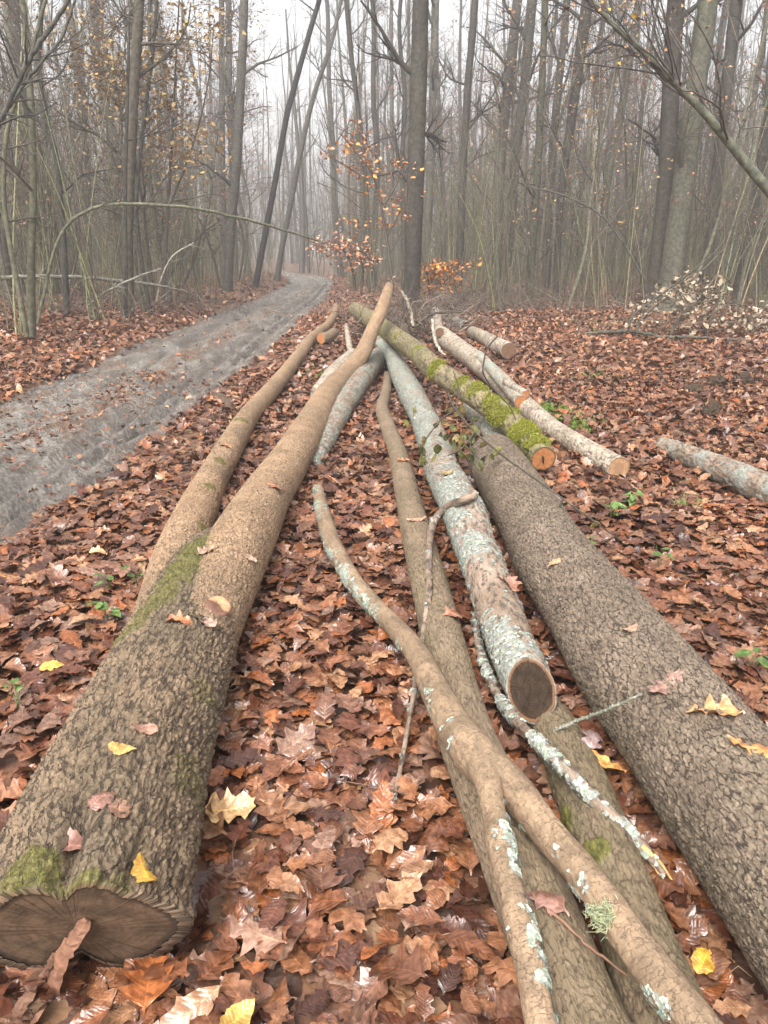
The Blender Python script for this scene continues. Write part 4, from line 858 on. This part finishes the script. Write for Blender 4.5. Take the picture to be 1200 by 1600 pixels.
sapling("dry_bush", "toppled bush of pale curled dead leaves in front of the thick right trunks", "bush", 13.6,
        [[(985, 535, 2.6), (1010, 490, 2.2), (1050, 460, 1.7), (1100, 420, 1.2), (1135, 385, .8)], [(1040, 540, 2.8), (1060, 500, 2.4), (1090, 470, 2), (1120, 430, 1.4)], [(1100, 545, 2), (1110, 500, 1.6), (1125, 460, 1)], [(1180, 545, 2), (1170, 500, 1.6), (1155, 470, 1)], [(1150, 545, 1.5), (1185, 510, 1.2), (1215, 495, .8)]],
        [(1010, 480), (1022, 468), (1035, 460), (1048, 452), (1060, 445), (1075, 442), (1028, 485), (1045, 478), (1062, 470), (1080, 462), (1095, 450), (1108, 448), (1090, 480), (1105, 470), (1118, 460), (1095, 500), (1110, 490), (1085, 510), (1060, 500), (1150, 500), (1170, 490), (1190, 485), (1160, 515), (1185, 510), (1130, 510), (1140, 480), (1200, 505), (1000, 500), (1115, 515), (1175, 525), (1200, 520)],
        .115, [(.33, .275, .20), (.26, .205, .145), (.40, .35, .27), (.20, .15, .10)], 20, 34, spread=.17, tcol=(.10, .085, .06))
sapling("dead_brush", "dark tangled hanging brush of dead leaves left of the track", "brush", 22.,
        [[(285, 450, 2), (305, 400, 1.6), (320, 350, 1.2), (330, 315, .8)], [(345, 450, 2), (330, 390, 1.5), (310, 340, 1), (290, 320, .7)], [(260, 440, 1.6), (300, 380, 1.3), (350, 340, 1), (365, 330, .6)]],
        [(300, 340, 2, .6), (315, 335, 2, .6), (330, 345, 2, .6), (345, 350, 2, .6), (290, 365, 2, .6), (310, 365, 2, .6), (330, 370, 2, .6), (300, 390, 2, .6), (320, 395, 2, .6), (340, 330, 2, .6), (275, 395, 2, .6)],
        .08, [(.11, .075, .055), (.15, .10, .07), (.085, .06, .045)], 26, 35, spread=.2, K=4)
sapling("yellow_sapling", "hazel sapling hung with drooping yellow leaves above the scarred left trunk", "sapling", 18.,
        [[(255, 470, 3), (262, 330, 2.4), (270, 200, 1.8), (275, 90, 1.3), (280, 0, 1)], [(240, 470, 2.4), (220, 300, 2), (190, 170, 1.4), (165, 70, 1)], [(262, 330, 1.8), (300, 230, 1.4), (325, 130, 1), (335, 30, .7)]],
        [(x_, y_, 1.5, 1.2) for x_, y_ in [(160, 100), (175, 115), (190, 110), (182, 135), (195, 140), (150, 125), (170, 60), (245, 60), (250, 85), (240, 115), (255, 130), (300, 45), (310, 60), (295, 70), (305, 20), (240, 150), (250, 210), (290, 220), (310, 215), (320, 235), (185, 165), (160, 150), (205, 120), (270, 120), (330, 15), (285, 190), (230, 235), (300, 250), (120, 60), (135, 70), (270, 240)]],
        .12, YEL, 48, 36, spread=.25, K=4)

def stick(name, label, cat, pts, col, green=.0, twigs=0, seed=0, sides=8, tl=.5, leaf=None):
    """pts: (px, py, half width px, distance Y)"""
    rg = np.random.default_rng(seed); P = np.array([at_y(a, b, Y_) for a, b, c, Y_ in pts]); r = np.array([c / F * Y_ for a, b, c, Y_ in pts])
    D = resample(np.column_stack([P, r]), 40); D[:, :3] += np.minimum(.006, .25 * D[:, 3:]) * rg.standard_normal((40, 3))
    o = trunk_mesh(name, D[:, :3], np.maximum(D[:, 3], .002), sides, col, None, green, seed=seed); tag(o, label, cat)
    if twigs:
        L1 = spawn(D[None, :, :3], D[None, :, 3], twigs, .1, 1, tl, .8, 5, rg, .1, .3, .5, rmin=.002); L2 = spawn(*L1, 3, .2, 1, tl * .4, .7, 3, rg, 0, .3, .7, rmin=.0016)
        crown_mesh("crown", [(*L1, 4), (*L2, 3)], col, o, rg=rg)
    return o
stick("branch", "long thin green branch arching from the left wood over the track", "branch", [(60, 505, 2.6, 13), (72, 440, 2.6, 13), (90, 378, 2.5, 13), (112, 345, 2.5, 13), (145, 326, 2.4, 13), (185, 319, 2.4, 13.2), (240, 320, 2.4, 13.5), (300, 325, 2.3, 14), (350, 335, 2.2, 14.5), (400, 347, 2, 15), (450, 362, 1.7, 15.6), (500, 377, 1.3, 16.3)], (.13, .13, .085), .4, 5, 61)
stick("branch", "grey fallen branch lying level across the undergrowth at the left edge", "branch", [(-40, 436, 3, 15), (30, 433, 3, 15.3), (70, 432, 3, 15.6), (130, 434, 3, 16), (190, 439, 2.6, 16.4), (240, 445, 2.2, 16.8), (292, 456, 1.6, 17.5)], (.16, .15, .12), .2, 6, 62)
stick("branch", "thin dead branch leaning up to the right across the scarred left trunk", "branch", [(135, 480, 2, 15.5), (160, 460, 2, 15.5), (190, 444, 1.8, 15.5), (222, 430, 1.6, 15.5), (252, 420, 1.2, 15.5)], (.15, .14, .11), .2, 6, 63)
stick("branch", "curved pale dead twig standing at the track side of the left wood", "branch", [(245, 470, 1.4, 17), (252, 435, 1.3, 17), (270, 400, 1.1, 17), (302, 380, .8, 17)], (.30, .27, .22), 0, 3, 64)
stick("branch", "dark fallen branch lying along the edge of the right wood", "branch", [(888, 524, 2.6, 13.6), (920, 521, 2.6, 13.6), (955, 519, 2.6, 13.5), (990, 518, 2.6, 13.4), (1040, 527, 2.4, 13), (1100, 527, 2.2, 12.8), (1175, 533, 1.6, 12.4)], (.07, .065, .05), .3, 3, 65)
stick("twig", "dark twig poking upright from the leaves beside the fallen right branch", "twig", [(900, 524, 1.4, 13.5), (907, 508, 1.2, 13.5), (917, 490, .8, 13.5)], (.06, .05, .04), 0, 0, 66)
stick("branch", "dark forked branch arching up in front of the dry bush", "branch", [(982, 518, 1.8, 13), (992, 490, 1.6, 13), (1060, 440, 1.3, 13), (1120, 390, 1.2, 13), (1160, 330, 1, 13), (1200, 290, .8, 13)], (.055, .05, .04), .1, 8, 67, tl=.8)
stick("branch", "thin sagging branch crossing the right trunks at mid height", "branch", [(1010, 440, 1.2, 16), (960, 360, 1.4, 16), (930, 330, 1.3, 16), (880, 305, 1.2, 16), (820, 290, 1, 16)], (.06, .055, .045), .2, 7, 68)
stick("branch", "dark slanting limb crossing the upper left corner", "branch", [(-30, 250, 4, 10), (10, 170, 3.8, 10), (45, 95, 3.4, 10), (85, 35, 3, 10), (125, -30, 2.6, 10)], (.05, .048, .04), .2, 8, 69, tl=.9)
stick("branch", "thin dark limb sweeping up from the left edge below the slanting limb", "branch", [(-20, 215, 2.4, 10.5), (15, 165, 2.6, 10.5), (50, 115, 2.4, 10.5), (95, 60, 2, 10.5), (118, 0, 1.6, 10.5)], (.05, .048, .04), .2, 7, 70, tl=.9)
stick("stick", "pale peeled stick leaning on the pile left of the dark centre trunk's foot", "stick", [(628, 455, 2.2, 12), (640, 480, 2.4, 11.6), (646, 512, 2.4, 11.2)], (.20, .165, .125), 0, 2, 71, tl=.25)
stick("stick", "grey stick lying across the far end of the clean grey-brown log", "stick", [(648, 512, 2., 12), (672, 492, 2., 12.3), (700, 488, 1.6, 12.6), (722, 487, 1.2, 12.8)], (.08, .07, .055), 0, 2, 72, tl=.3)
stick("stick", "split pale stick dropping between the mossy and the clean log", "stick", [(676, 500, 2.4, 10.5), (679, 530, 2.6, 9.6), (688, 548, 2.2, 9.1), (697, 556, 1.4, 8.9)], (.27, .23, .18), 0, 0, 73)
stick("stick", "short broken stick jutting up behind the tip of the raised stem", "stick", [(600, 470, 2., 11.5), (612, 440, 1.8, 11.5), (618, 432, 1., 11.5)], (.16, .135, .10), 0, 3, 74, tl=.3)
print("wood done")
# ------------------------------------------------------------------ litter
def scatter(n_, y0, y1, size, K, cross, kinds, seed, tiltS, zspread, keep_track=.05, xw=(.56, 1.), curl=1.):
    rg = np.random.default_rng(seed); out = MB(); ve = []
    y = np.sqrt(rg.uniform(y0 ** 2, y1 ** 2, n_)) if y1 > 3 else rg.uniform(y0, y1, n_)
    x = rg.uniform(-1, 1, n_) * (xw[0] * y + xw[1])
    u = np.abs(track_u(x, y)); pr = np.where(u < .97, keep_track * (1 + 4 * (u < .3)) , np.where(u < 1.25, .8, 1.))
    pr = np.where(y > 66, 1, pr); ok = rg.uniform(size=n_) < pr; x, y, u = x[ok], y[ok], u[ok]; n_ = len(x)
    z = np.where(u < .97, base_z(x, y) - .03, ground_z(x, y)) + .004 + zspread * rg.uniform(0, 1, n_) ** 1.5
    pos = np.stack([x, y, z], -1); kd = rg.choice(len(kinds), n_)
    patch = fbm(pos * np.array([1.6, 1.6, 0]), 12, 3) - .5
    cl = palette(n_, rg) * np.exp(patch * .7)[:, None]
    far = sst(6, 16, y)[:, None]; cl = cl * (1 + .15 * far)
    for k, nm in enumerate(kinds):
        i = kd == k
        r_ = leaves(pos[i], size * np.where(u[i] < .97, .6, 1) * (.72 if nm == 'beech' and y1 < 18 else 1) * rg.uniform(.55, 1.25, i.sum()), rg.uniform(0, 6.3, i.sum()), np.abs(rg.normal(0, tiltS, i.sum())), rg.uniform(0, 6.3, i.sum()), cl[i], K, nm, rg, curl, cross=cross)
        if r_: out.add(r_[0], r_[1], None); out.C.append(r_[2]); ve.append(r_[3])
    return out, ve
LIT = MB(); VE = []
for a in ((15000, .75, 4.2, .118, 16, 5, ('oak', 'oak', 'narrow', 'beech'), 1, .27, .06, .06, (.56, 1.), .62), (17000, 4.0, 9.5, .12, 9, 3, ('oak', 'oak', 'beech'), 2, .32, .05, .09),
          (24000, 9.2, 19, .125, 5, 3, ('oak', 'beech'), 3, .45, .06, .02), (42000, 18.5, 48, .15, 3, 3, ('beech',), 4, .5, .06, .0)):
    q, v = scatter(*a); LIT.add(np.concatenate(q.V), q.F); LIT.C += q.C; VE += v
tag(mesh("leaf_litter", np.concatenate(LIT.V), LIT.F, M_leaf, None, cols=np.concatenate(LIT.C), attrs=dict(vein=np.concatenate(VE))), "carpet of wet russet oak and beech leaves on the ground", "leaf litter", kind="stuff")

rg = np.random.default_rng(44); n_ = 420; y = np.sqrt(rg.uniform(.8, 9 ** 2, n_)); x = rg.uniform(-1, 1, n_) * (.56 * y + 1); ok = np.abs(track_u(x, y)) > .95; x, y = x[ok], y[ok]; n_ = len(x)
st = np.stack([x, y, ground_z(x, y) + rg.uniform(.03, .06, n_)], -1); an = rg.uniform(0, 6.3, n_); L = rg.uniform(.03, .22, (n_, 1)); d = np.stack([np.cos(an), np.sin(an), rg.normal(0, .12, n_)], -1)
P = np.stack([st, st + d * L * .4 + rg.normal(0, .004, (n_, 3)), st + d * L * .7 + rg.normal(0, .006, (n_, 3)), st + d * L], 1); V, F_ = tubes(P, rg.uniform(.0008, .0026, (n_, 1)) * np.array([[1, .9, .8, .5]]), 5)
tag(mesh("twig_litter", V, [F_], M_twig, None, cols=np.repeat(np.array([(.16, .10, .065)]) * np.exp(rg.normal(0, .4, (n_, 1))), 20, 0)), "small broken twigs and stalks among the fallen leaves", "twigs", kind="stuff")
# single leaves lying on the logs
BR = (.25, .12, .075); PK = (.33, .19, .14); TN = (.46, .26, .13); YE = (.50, .30, .05); OR = (.42, .16, .05); GY = (.24, .17, .16)
def one(px, py, size, kind, col, yaw, label, lift=.006, tilt=.1):
    h_ = near(px, py, lift)
    if h_ is None: print("leaf missed", label); return
    rg = np.random.default_rng(int(px * 7 + py)); V, F_, cc, ve = leaves(h_[0][None], np.array([size]), np.array([yaw]), np.array([tilt]), np.array([yaw + 1.]), np.array([col]), 15, kind, rg, .8, nrmv=[nrm(h_[1] + np.array([0, 0, .6]))])
    # a little thickness of its own and a stalk
    tag(mesh("leaf", V, [F_], M_leaf, None, cols=cc, attrs=dict(vein=ve)), label, "leaf")
one(222, 1362, .075, 'beech', YE, 2.2, "bright yellow leaf near the split butt of the left log")
one(190, 1171, .062, 'beech', (.5, .33, .11), .1, "pale yellow leaf lying across the left log halfway up its near part")
one(224, 1140, .07, 'beech', PK, 2.9, "pinkish leaf on the left log just above the pale yellow leaf")
one(110, 1325, .085, 'beech', (.27, .14, .11), .1, "big folded mauve-brown leaf on the moss by the left log's butt")
one(277, 972, .09, 'oak', (.36, .15, .07), .3, "orange-brown oak leaf on the left log left of the bark scar")
one(318, 972, .085, 'beech', (.36, .25, .20), 2.7, "grey-pink leaf next to the bark scar on the left log")
one(160, 1250, .07, 'beech', (.24, .13, .10), 1.2, "dull mauve leaf among the furrows on the near left log")
one(185, 1265, .07, 'beech', (.27, .15, .10), 1.9, "dull brown leaf right of the mauve one on the near left log")
one(385, 870, .1, 'narrow', (.38, .26, .20), 2.6, "pale pink curled leaf where the left log narrows above the moss streak")
one(325, 862, .1, 'oak', (.34, .23, .17), .8, "brown leaf lodged on the moss streak in the left log's crotch")
one(430, 762, .13, 'oak', (.33, .15, .09), 2.7, "curled reddish oak leaf on the raised right stem of the left log")
one(352, 698, .1, 'oak', (.48, .22, .11), 2.8, "orange oak leaf on the left stem of the left log")
one(708, 962, .12, 'oak', (.34, .17, .11), .6, "lobed brown oak leaf on the middle brown log")
one(630, 720, .1, 'oak', (.45, .2, .1), .5, "small orange oak leaf high on the middle brown log")
one(650, 812, .1, 'narrow', (.38, .24, .16), .3, "pale narrow leaf on the middle brown log beside the thin crooked branch")
one(795, 912, .13, 'oak', (.36, .19, .14), 1.5, "pinkish oak leaf clinging to the lichen log above its dark cut end")
one(700, 740, .09, 'beech', (.33, .27, .12), 1., "olive-tan leaf on the upper lichen log")
one(1040, 1072, .125, 'oak', (.28, .17, .14), .55, "mauve-brown oak leaf on the thick net-barked log at the twig's end")
one(1120, 1112, .13, 'oak', (.52, .27, .12), 2.9, "tan-orange oak leaf on the thick net-barked log right of the mauve one")
one(1185, 1172, .12, 'oak', (.50, .24, .09), 2.6, "orange oak leaf at the right edge on the thick net-barked log")
one(985, 985, .055, 'beech', (.36, .24, .17), .4, "small round pinkish leaf halfway along the thick net-barked log")
one(870, 880, .08, 'narrow', (.40, .25, .15), .2, "thin tan leaf on the upper part of the thick net-barked log")
one(855, 1412, .1, 'oak', (.27, .15, .12), 2.4, "mauve oak leaf on the middle brown log between the branch forks")
one(902, 985, .05, 'beech', (.36, .24, .17), 1.9, "tiny tan leaf on the shaded flank of the thick net-barked log") if False else None

# leaves on the ground that stand out by colour
def ground_leaf(px, py, size, kind, col, yaw, label, z=.07):
    rg = np.random.default_rng(int(px + py)); p_ = at_z(px, py, z)
    V, F_, cc, ve = leaves(p_[None], np.array([size]), np.array([yaw]), np.array([.25]), np.array([yaw]), np.array([col]), 15, kind, rg, .8)
    tag(mesh("leaf", V, [F_], M_leaf, None, cols=cc, attrs=dict(vein=ve)), label, "leaf")
ground_leaf(1100, 1500, .07, 'beech', (.52, .32, .05), .9, "bright yellow leaf on the litter at the lower right")
ground_leaf(372, 1588, .08, 'beech', (.46, .30, .07), .9, "yellow leaf at the bottom edge left of the middle")
ground_leaf(352, 1262, .14, 'oak', (.52, .33, .15), .2, "large pale tan oak leaf beside the left log's right flank")
ground_leaf(80, 1040, .08, 'beech', (.62, .38, .08), .3, "yellow-orange leaf on the litter left of the left log")
ground_leaf(150, 862, .09, 'oak', (.55, .36, .18), .1, "pale cream leaf on the litter near the track edge")
ground_leaf(945, 1190, .13, 'oak', (.58, .30, .10), 2.3, "orange-tan oak leaf between the lichen log end and the thick log", .1)
ground_leaf(925, 1155, .12, 'oak', (.27, .20, .20), 1.2, "grey-mauve oak leaf in the gap beside the thick net-barked log", .1)

# twigs
def twig(label, pts, rad, col, name="twig", n_=24, lich=False, sd=0):
    rg = np.random.default_rng(sd); P = resample(np.array([at_z(*q) for q in pts]), n_); P += rg.normal(0, .0015, P.shape)
    V, F_ = tubes(P[None], np.linspace(rad, rad * .5, n_)[None], 7)
    o = mesh(name, V, [F_], M_twig, None, cols=np.broadcast_to(col, (len(V), 3)))
    if lich:
        ix = rg.integers(0, len(V), 260); tuft("lichen", V[ix], nrm(V[ix] - P[ix // 7]), .0035, LC, 'flake', rg, o)
    return tag(o, label, "twig")
twig("short lichened twig reaching from the dark cut end towards the thick log's oak leaf", [(868, 1142, .10), (905, 1125, .16), (950, 1108, .26), (1000, 1085, .34)], .006, (.22, .21, .15), lich=True, sd=1)
twig("thin reddish twig between the two limbs of the forked branch", [(808, 1288, .16), (850, 1330, .15), (890, 1368, .13), (925, 1408, .1)], .004, (.26, .12, .06), sd=2)
twig("thin dark twig crossing the middle log under the forked branch's right limb", [(830, 1395, .17), (880, 1442, .165), (945, 1498, .14), (1015, 1546, .1)], .004, (.20, .11, .07), sd=3)
twig("slim twig on the litter left of the hanging branch end", [(438, 1205, .05), (455, 1188, .06), (476, 1166, .07)], .003, (.2, .12, .08), sd=4)
twig("black bent twig hooped over the mossy log", [(777, 526, .62), (763, 542, .66), (756, 565, .64), (755, 582, .58), (765, 600, .5), (785, 622, .42), (798, 638, .36), (806, 656, .3)], .007, (.03, .025, .022), sd=5)
# living twig with olive leaves trailing over the upper logs
o = thing("leafy_branch", "trailing dark twig with drooping olive-green leaves over the upper logs", "branch", (0, 0, 0)); rg = np.random.default_rng(9); mb = MB()
ST = [[(700, 615, .5), (712, 640, .48), (742, 675, .45), (783, 710, .42), (810, 730, .4), (850, 758, .38), (880, 780, .34), (925, 812, .26), (972, 846, .14)], [(712, 640, .48), (690, 655, .46), (662, 690, .42)], [(742, 675, .45), (722, 700, .42), (700, 712, .4)], [(742, 675, .45), (735, 700, .4), (752, 722, .4)], [(880, 780, .34), (868, 800, .28), (845, 815, .24)], [(712, 640, .48), (717, 610, .55), (708, 580, .6)]]
for s in ST: P = resample(np.array([at_z(*q) for q in s]), 20); mb.add(*tubes(P[None], np.linspace(.006, .0035, 20)[None], 6), c=(.06, .05, .035))
mb.build("stem", M_twig, o)
LP = [(720, 645), (723, 662), (712, 685), (733, 682), (725, 698), (743, 672), (755, 695), (690, 680), (684, 702), (662, 690), (664, 718), (648, 640), (751, 730), (770, 712), (715, 720), (735, 715), (742, 655), (694, 660), (700, 640), (660, 705), (722, 630), (712, 703), (731, 668), (855, 775), (860, 800), (848, 812), (930, 820), (880, 790)]
LP = LP + [(a + rg.normal(0, 9), b + rg.normal(0, 9)) for a, b in LP[:22]]
pos = np.array([at_z(a, b, .38 + rg.uniform(-.03, .05)) if a < 800 else at_z(a, b, .22) for a, b in LP]); k = len(pos)
cl = np.array([(.085, .10, .028), (.13, .13, .04), (.06, .07, .025), (.17, .14, .05)])[rg.integers(0, 4, k)]
V, F_, cc, ve = leaves(pos, rg.uniform(.045, .075, k), rg.uniform(0, 6.3, k), rg.uniform(.9, 1.6, k), rg.uniform(0, 6.3, k), cl, 9, 'beech', rg, .7, cross=3)
mesh("foliage", V, [F_], M_dry, o, cols=cc, attrs=dict(vein=ve))

# bark flap in the seam of the butt, scar of a sawn limb, dark cavity
cB = at_z(120, 1455, .19); mB = nrm(np.array([.10, -.93, -.36]))
def on_face(px, py, off): d = ray(px, py); o_ = np.array([0, 0, CAM_H]); return o_ + d * (((cB - o_) @ mB) / (d @ mB)) + mB * off
strip("bark_flap", [on_face(138, 1436, .0), on_face(122, 1446, .02), on_face(104, 1468, .03), on_face(90, 1505, .035), on_face(78, 1540, .03), at_z(55, 1592, .04)], [.010, .016, .019, .021, .022, .020], (.20, .10, .062), A_, sd=3)
strip("bark_flap", [on_face(88, 1478, .02), on_face(66, 1515, .025), at_z(40, 1560, .09), at_z(18, 1602, .04)], [.007, .012, .013, .008], (.15, .078, .05), A_, sd=4)
h_ = near(341, 947)
if h_ is not None:
    c_, n_ = h_[0], nrm(h_[1] + np.array([0, -.15, .1])); a_ = nrm(np.cross(n_, np.array([.25, 1, 0]))); b_ = np.cross(n_, a_)
    an = np.arange(40) * 2 * np.pi / 40; rs = np.array([1.12, 1, .85, .6, .3, .01]); lift = np.array([-.012, .003, .004, .0035, .003, .003])
    VV = np.concatenate([c_ + n_ * lift[i] + rs[i] * (.040 * np.cos(an)[:, None] * a_ + .056 * np.sin(an)[:, None] * b_) for i in range(6)])
    kq = np.arange(5)[:, None] * 40; j = np.arange(40)[None]; Qs = np.stack([kq + j, kq + (j + 1) % 40, kq + 40 + (j + 1) % 40, kq + 40 + j], -1).reshape(-1, 4)
    cs = np.where((VV - c_) @ b_ > .008 * np.sin(VV @ a_ * 90), 1, 0)[:, None] * np.array([.15, .075, .05]) + np.where((VV - c_) @ b_ > .008 * np.sin(VV @ a_ * 90), 0, 1)[:, None] * np.array([.42, .24, .13])
    mesh("knot_scar", VV, [Qs], M_twig, A_, cols=cs)
gp = at_z(849, 717, .15) + np.array([-.004, -.012, .0])
V, F_ = tubes(np.array([[gp + np.array([-.004, 0, .022]), gp + np.array([.0, 0, .008]), gp + np.array([.001, 0, -.012]), gp + np.array([.004, 0, -.028])]]), np.array([[.004, .007, .006, .003]]), 8)
mesh("slot", V, [F_], M_twig, G_, cols=np.broadcast_to((.02, .012, .008), (len(V), 3)))
# lichen beard on the forked branch's right limb
h_ = near(945, 1432)
if h_ is not None:
    rg = np.random.default_rng(4); k = 240; d = nrm(rg.standard_normal((k, 3)) + h_[1] * .7 + np.array([-.6, 0, .2])); L = rg.uniform(.007, .02, (k, 1)); st = h_[0] + rg.normal(0, .011, (k, 3))
    P = np.stack([st, st + d * L * .5 + rg.normal(0, .003, (k, 3)), st + d * L + rg.normal(0, .005, (k, 3))], 1); V, F_ = tubes(P, np.broadcast_to(np.array([.0011, .0009, .0004]), (k, 3)), 3)
    mesh("lichen_beard", V, [F_], M_tuft, M_, cols=np.broadcast_to((.40, .43, .26), (len(V), 3)))

# stone, clods, curled bark, moss patch, seedlings, grass
def lump(name, label, cat, px, py, sz, col, seed, mat=M_twig, rough=.4, squash=.6, z=0., fr=1.4):
    th, ph = np.meshgrid(np.linspace(0, np.pi, 28), np.arange(40) * 2 * np.pi / 40, indexing='ij')
    D = np.stack([np.sin(th) * np.cos(ph), np.sin(th) * np.sin(ph), np.cos(th)], -1).reshape(-1, 3)
    r = 1 + rough * (fbm(D * fr + seed, seed, 5) - .5) * 2; V = D * r[:, None] * np.array(sz) * np.array([1, 1, squash]); c = at_z(px, py, z); c[2] = float(ground_z(c[:1], c[1:2])[0]) + sz[2] * squash * .5
    k = np.arange(27)[:, None] * 40; j = np.arange(40)[None]; Q = np.stack([k + j, k + 40 + j, k + 40 + (j + 1) % 40, k + (j + 1) % 40], -1).reshape(-1, 4)
    return tag(mesh(name, V + c, [Q], mat, None, cols=np.broadcast_to(col, (len(V), 3))), label, cat)
lump("stone", "smooth grey stone at the near edge of the mud track", "stone", 65, 828, (.055, .045, .035), (.17, .155, .14), 3, rough=.15)
for k, (px, py, s, lb) in enumerate(((1120, 606, .08, "upright dark clod of uprooted earth in the right clearing, left of its twin"), (1160, 606, .085, "upright dark clod of uprooted earth in the right clearing, right of its twin"), (1080, 615, .11, "wide low heap of dark earth and leaves in the right clearing"), (1113, 650, .08, "small dark earth clod nearest the lone log"))):
    lump("earth_clod", lb, "clod", px, py, (s, s * .8, s * (1.2 if k != 2 else .6)), (.05, .035, .025), 20 + k, M_tuft, .9, .8, fr=3.2)
q = [at_z(330, 615, .16), at_z(345, 618, .17), at_z(358, 630, .14), at_z(372, 642, .06)]
tag(strip("curled_bark", q, [.02, .035, .035, .02], (.07, .045, .03), None, sd=8), "curled dark strip of bark arching out of the litter beside the track", "bark")
rg = np.random.default_rng(21)
def patch(name, label, cat, spots, n_, blade, cols, wd=.05):
    mb = MB()
    for px, py, rr_ in spots:
        c = at_z(px, py, 0); P = c + np.column_stack([rg.normal(0, rr_, n_), rg.normal(0, rr_ * 1.6, n_), np.zeros(n_)]); P[:, 2] = ground_z(P[:, 0], P[:, 1]) + .005
        d = rg.normal(0, .6, (n_, 3)); d[:, 2] = 1; d = nrm(d); L = blade * rg.uniform(.5, 1.2, (n_, 1)); sd_ = nrm(np.cross(d, rg.standard_normal((n_, 3)))) * L * wd
        VV = np.stack([P - sd_, P + sd_, P + d * L * .6 + sd_ * .7, P + d * L + np.array([0, 0, -.2]) * L], 1); f = np.array([[0, 1, 2, 3]])
        mb.add(VV.reshape(-1, 3), (np.arange(n_)[:, None, None] * 4 + f[None]).reshape(-1, 4), np.repeat(np.array(cols)[rg.integers(0, len(cols), n_)] * np.exp(rg.normal(0, .2, (n_, 1))), 4, 0))
    return tag(mb.build(name, M_tuft, None), label, cat, kind="stuff")
patch("moss_patch", "bright green moss spreading on the ground beside the clean log", "moss", [(875, 648, .10), (890, 662, .10), (862, 640, .08)], 1500, .06, [(.10, .17, .03), (.14, .21, .04), (.08, .13, .03)], .12)
patch("grass", "sparse grass blades coming up through the litter", "grass", [(950, 512, .5), (1010, 520, .5), (925, 510, .4), (925, 590, .15), (1080, 800, .03), (70, 470, .6), (430, 430, .8), (445, 440, .5), (800, 470, .5), (505, 590, .1)], 60, .12, [(.13, .19, .045), (.19, .21, .07), (.25, .22, .10)], .03)
def seedling(px, py, label, n_=5, s=.05):
    c = at_z(px, py, 0.04); o = thing("seedling", label, "seedling", c); an = rg.uniform(0, 6.3, n_); h_ = rg.uniform(.03, .09, n_)
    tipp = np.stack([np.cos(an) * .045, np.sin(an) * .045, h_], -1); P = np.stack([tipp * 0, tipp * np.array([.3, .3, .6]), tipp], 1); V, F_ = tubes(P, np.full((n_, 3), .0014), 4)
    mesh("stem", V, [F_], M_twig, o, cols=np.broadcast_to((.10, .13, .04), (len(V), 3)))
    V, F_, cc, ve = leaves(tipp, rg.uniform(.7, 1.2, n_) * s, an, rg.uniform(0, .5, n_), an + 1.57, np.array([(.085, .145, .04)]) * np.exp(rg.normal(0, .25, (n_, 1))), 9, 'beech', rg, .5, cross=3)
    mesh("foliage", V, [F_], M_dry, o, cols=cc, attrs=dict(vein=ve))
seedling(172, 922, "tiny green seedling by the left log's moss streak, nearest the track", 4)
seedling(214, 915, "tiny green seedling touching the left log's moss streak", 4)
seedling(168, 970, "bright green seedling in the litter left of the left log", 5, .06)
seedling(30, 1108, "tiny green seedling at the left edge of the litter", 3, .04)
seedling(955, 808, "green seedling in the right clearing, left of its neighbours", 6, .07)
seedling(990, 790, "green seedling tuft just left below the lone log", 6, .07)
seedling(910, 862, "small green seedling beside the trailing twig's tip", 5, .05)
seedling(1028, 885, "yellow-green seedling amid the right litter", 4, .05)
seedling(1175, 1050, "green seedling at the right edge beyond the thick log", 5, .06)
# brushwood under the wood's edge
mb = MB()
for px, py, Y_, n_, sx_ in ((740, 455, 19.5, 420, 1.1), (800, 455, 21, 260, 1.2), (690, 462, 18, 160, .6), (615, 462, 12.5, 160, .3), (655, 470, 13, 200, .4), (700, 470, 15, 160, .5), (60, 470, 15.5, 220, 1.2), (250, 470, 18.5, 260, 1.4), (1130, 500, 15, 220, 1.4), (880, 455, 20, 200, 1.5)):
    c = at_y(px, py, Y_); st = c + np.column_stack([rg.normal(0, sx_, n_), rg.normal(0, .5, n_), np.zeros(n_)]); st[:, 2] = ground_z(st[:, 0], st[:, 1]) + np.abs(rg.normal(0, .18, n_))
    d = rg.normal(0, 1, (n_, 3)); d[:, 2] = np.abs(d[:, 2]) * .8; d = nrm(d); L = rg.uniform(.25, 1., (n_, 1))
    P = np.stack([st, st + d * L * .5 + rg.normal(0, .05, (n_, 3)), st + d * L + rg.normal(0, .1, (n_, 3))], 1); V, F_ = tubes(P, rg.uniform(.003, .009, (n_, 1)) * np.array([[1, .8, .4]]), 3)
    mb.add(V, F_, np.repeat(np.array([(.12, .09, .07)]) * np.exp(rg.normal(0, .45, (n_, 1))), 9, 0))
tag(mb.build("brushwood", M_twig, None), "tangled dead brushwood at the foot of the wood", "brushwood", kind="stuff")

# ------------------------------------------------------------------ the misty air
bx0, bx1, by0, by1, bz0, bz1 = -185, 185, -40, 250, -3.5, 34
V = [(x_, y_, z_) for x_ in (bx0, bx1) for y_ in (by0, by1) for z_ in (bz0, bz1)]
m = bpy.data.materials.new("mist"); m.use_nodes = True; n = m.node_tree.nodes; n.clear(); out = n.new("ShaderNodeOutputMaterial"); pv = n.new("ShaderNodeVolumePrincipled")
pv.inputs["Color"].default_value = (.93, .945, .96, 1); pv.inputs["Density"].default_value = .0034; pv.inputs["Anisotropy"].default_value = .2
m.node_tree.links.new(pv.outputs[0], out.inputs["Volume"])
tag(mesh("haze", V, [np.array([[0, 1, 3, 2], [4, 6, 7, 5], [0, 4, 5, 1], [2, 3, 7, 6], [0, 2, 6, 4], [1, 5, 7, 3]])], m, smooth=False), kind="stuff")
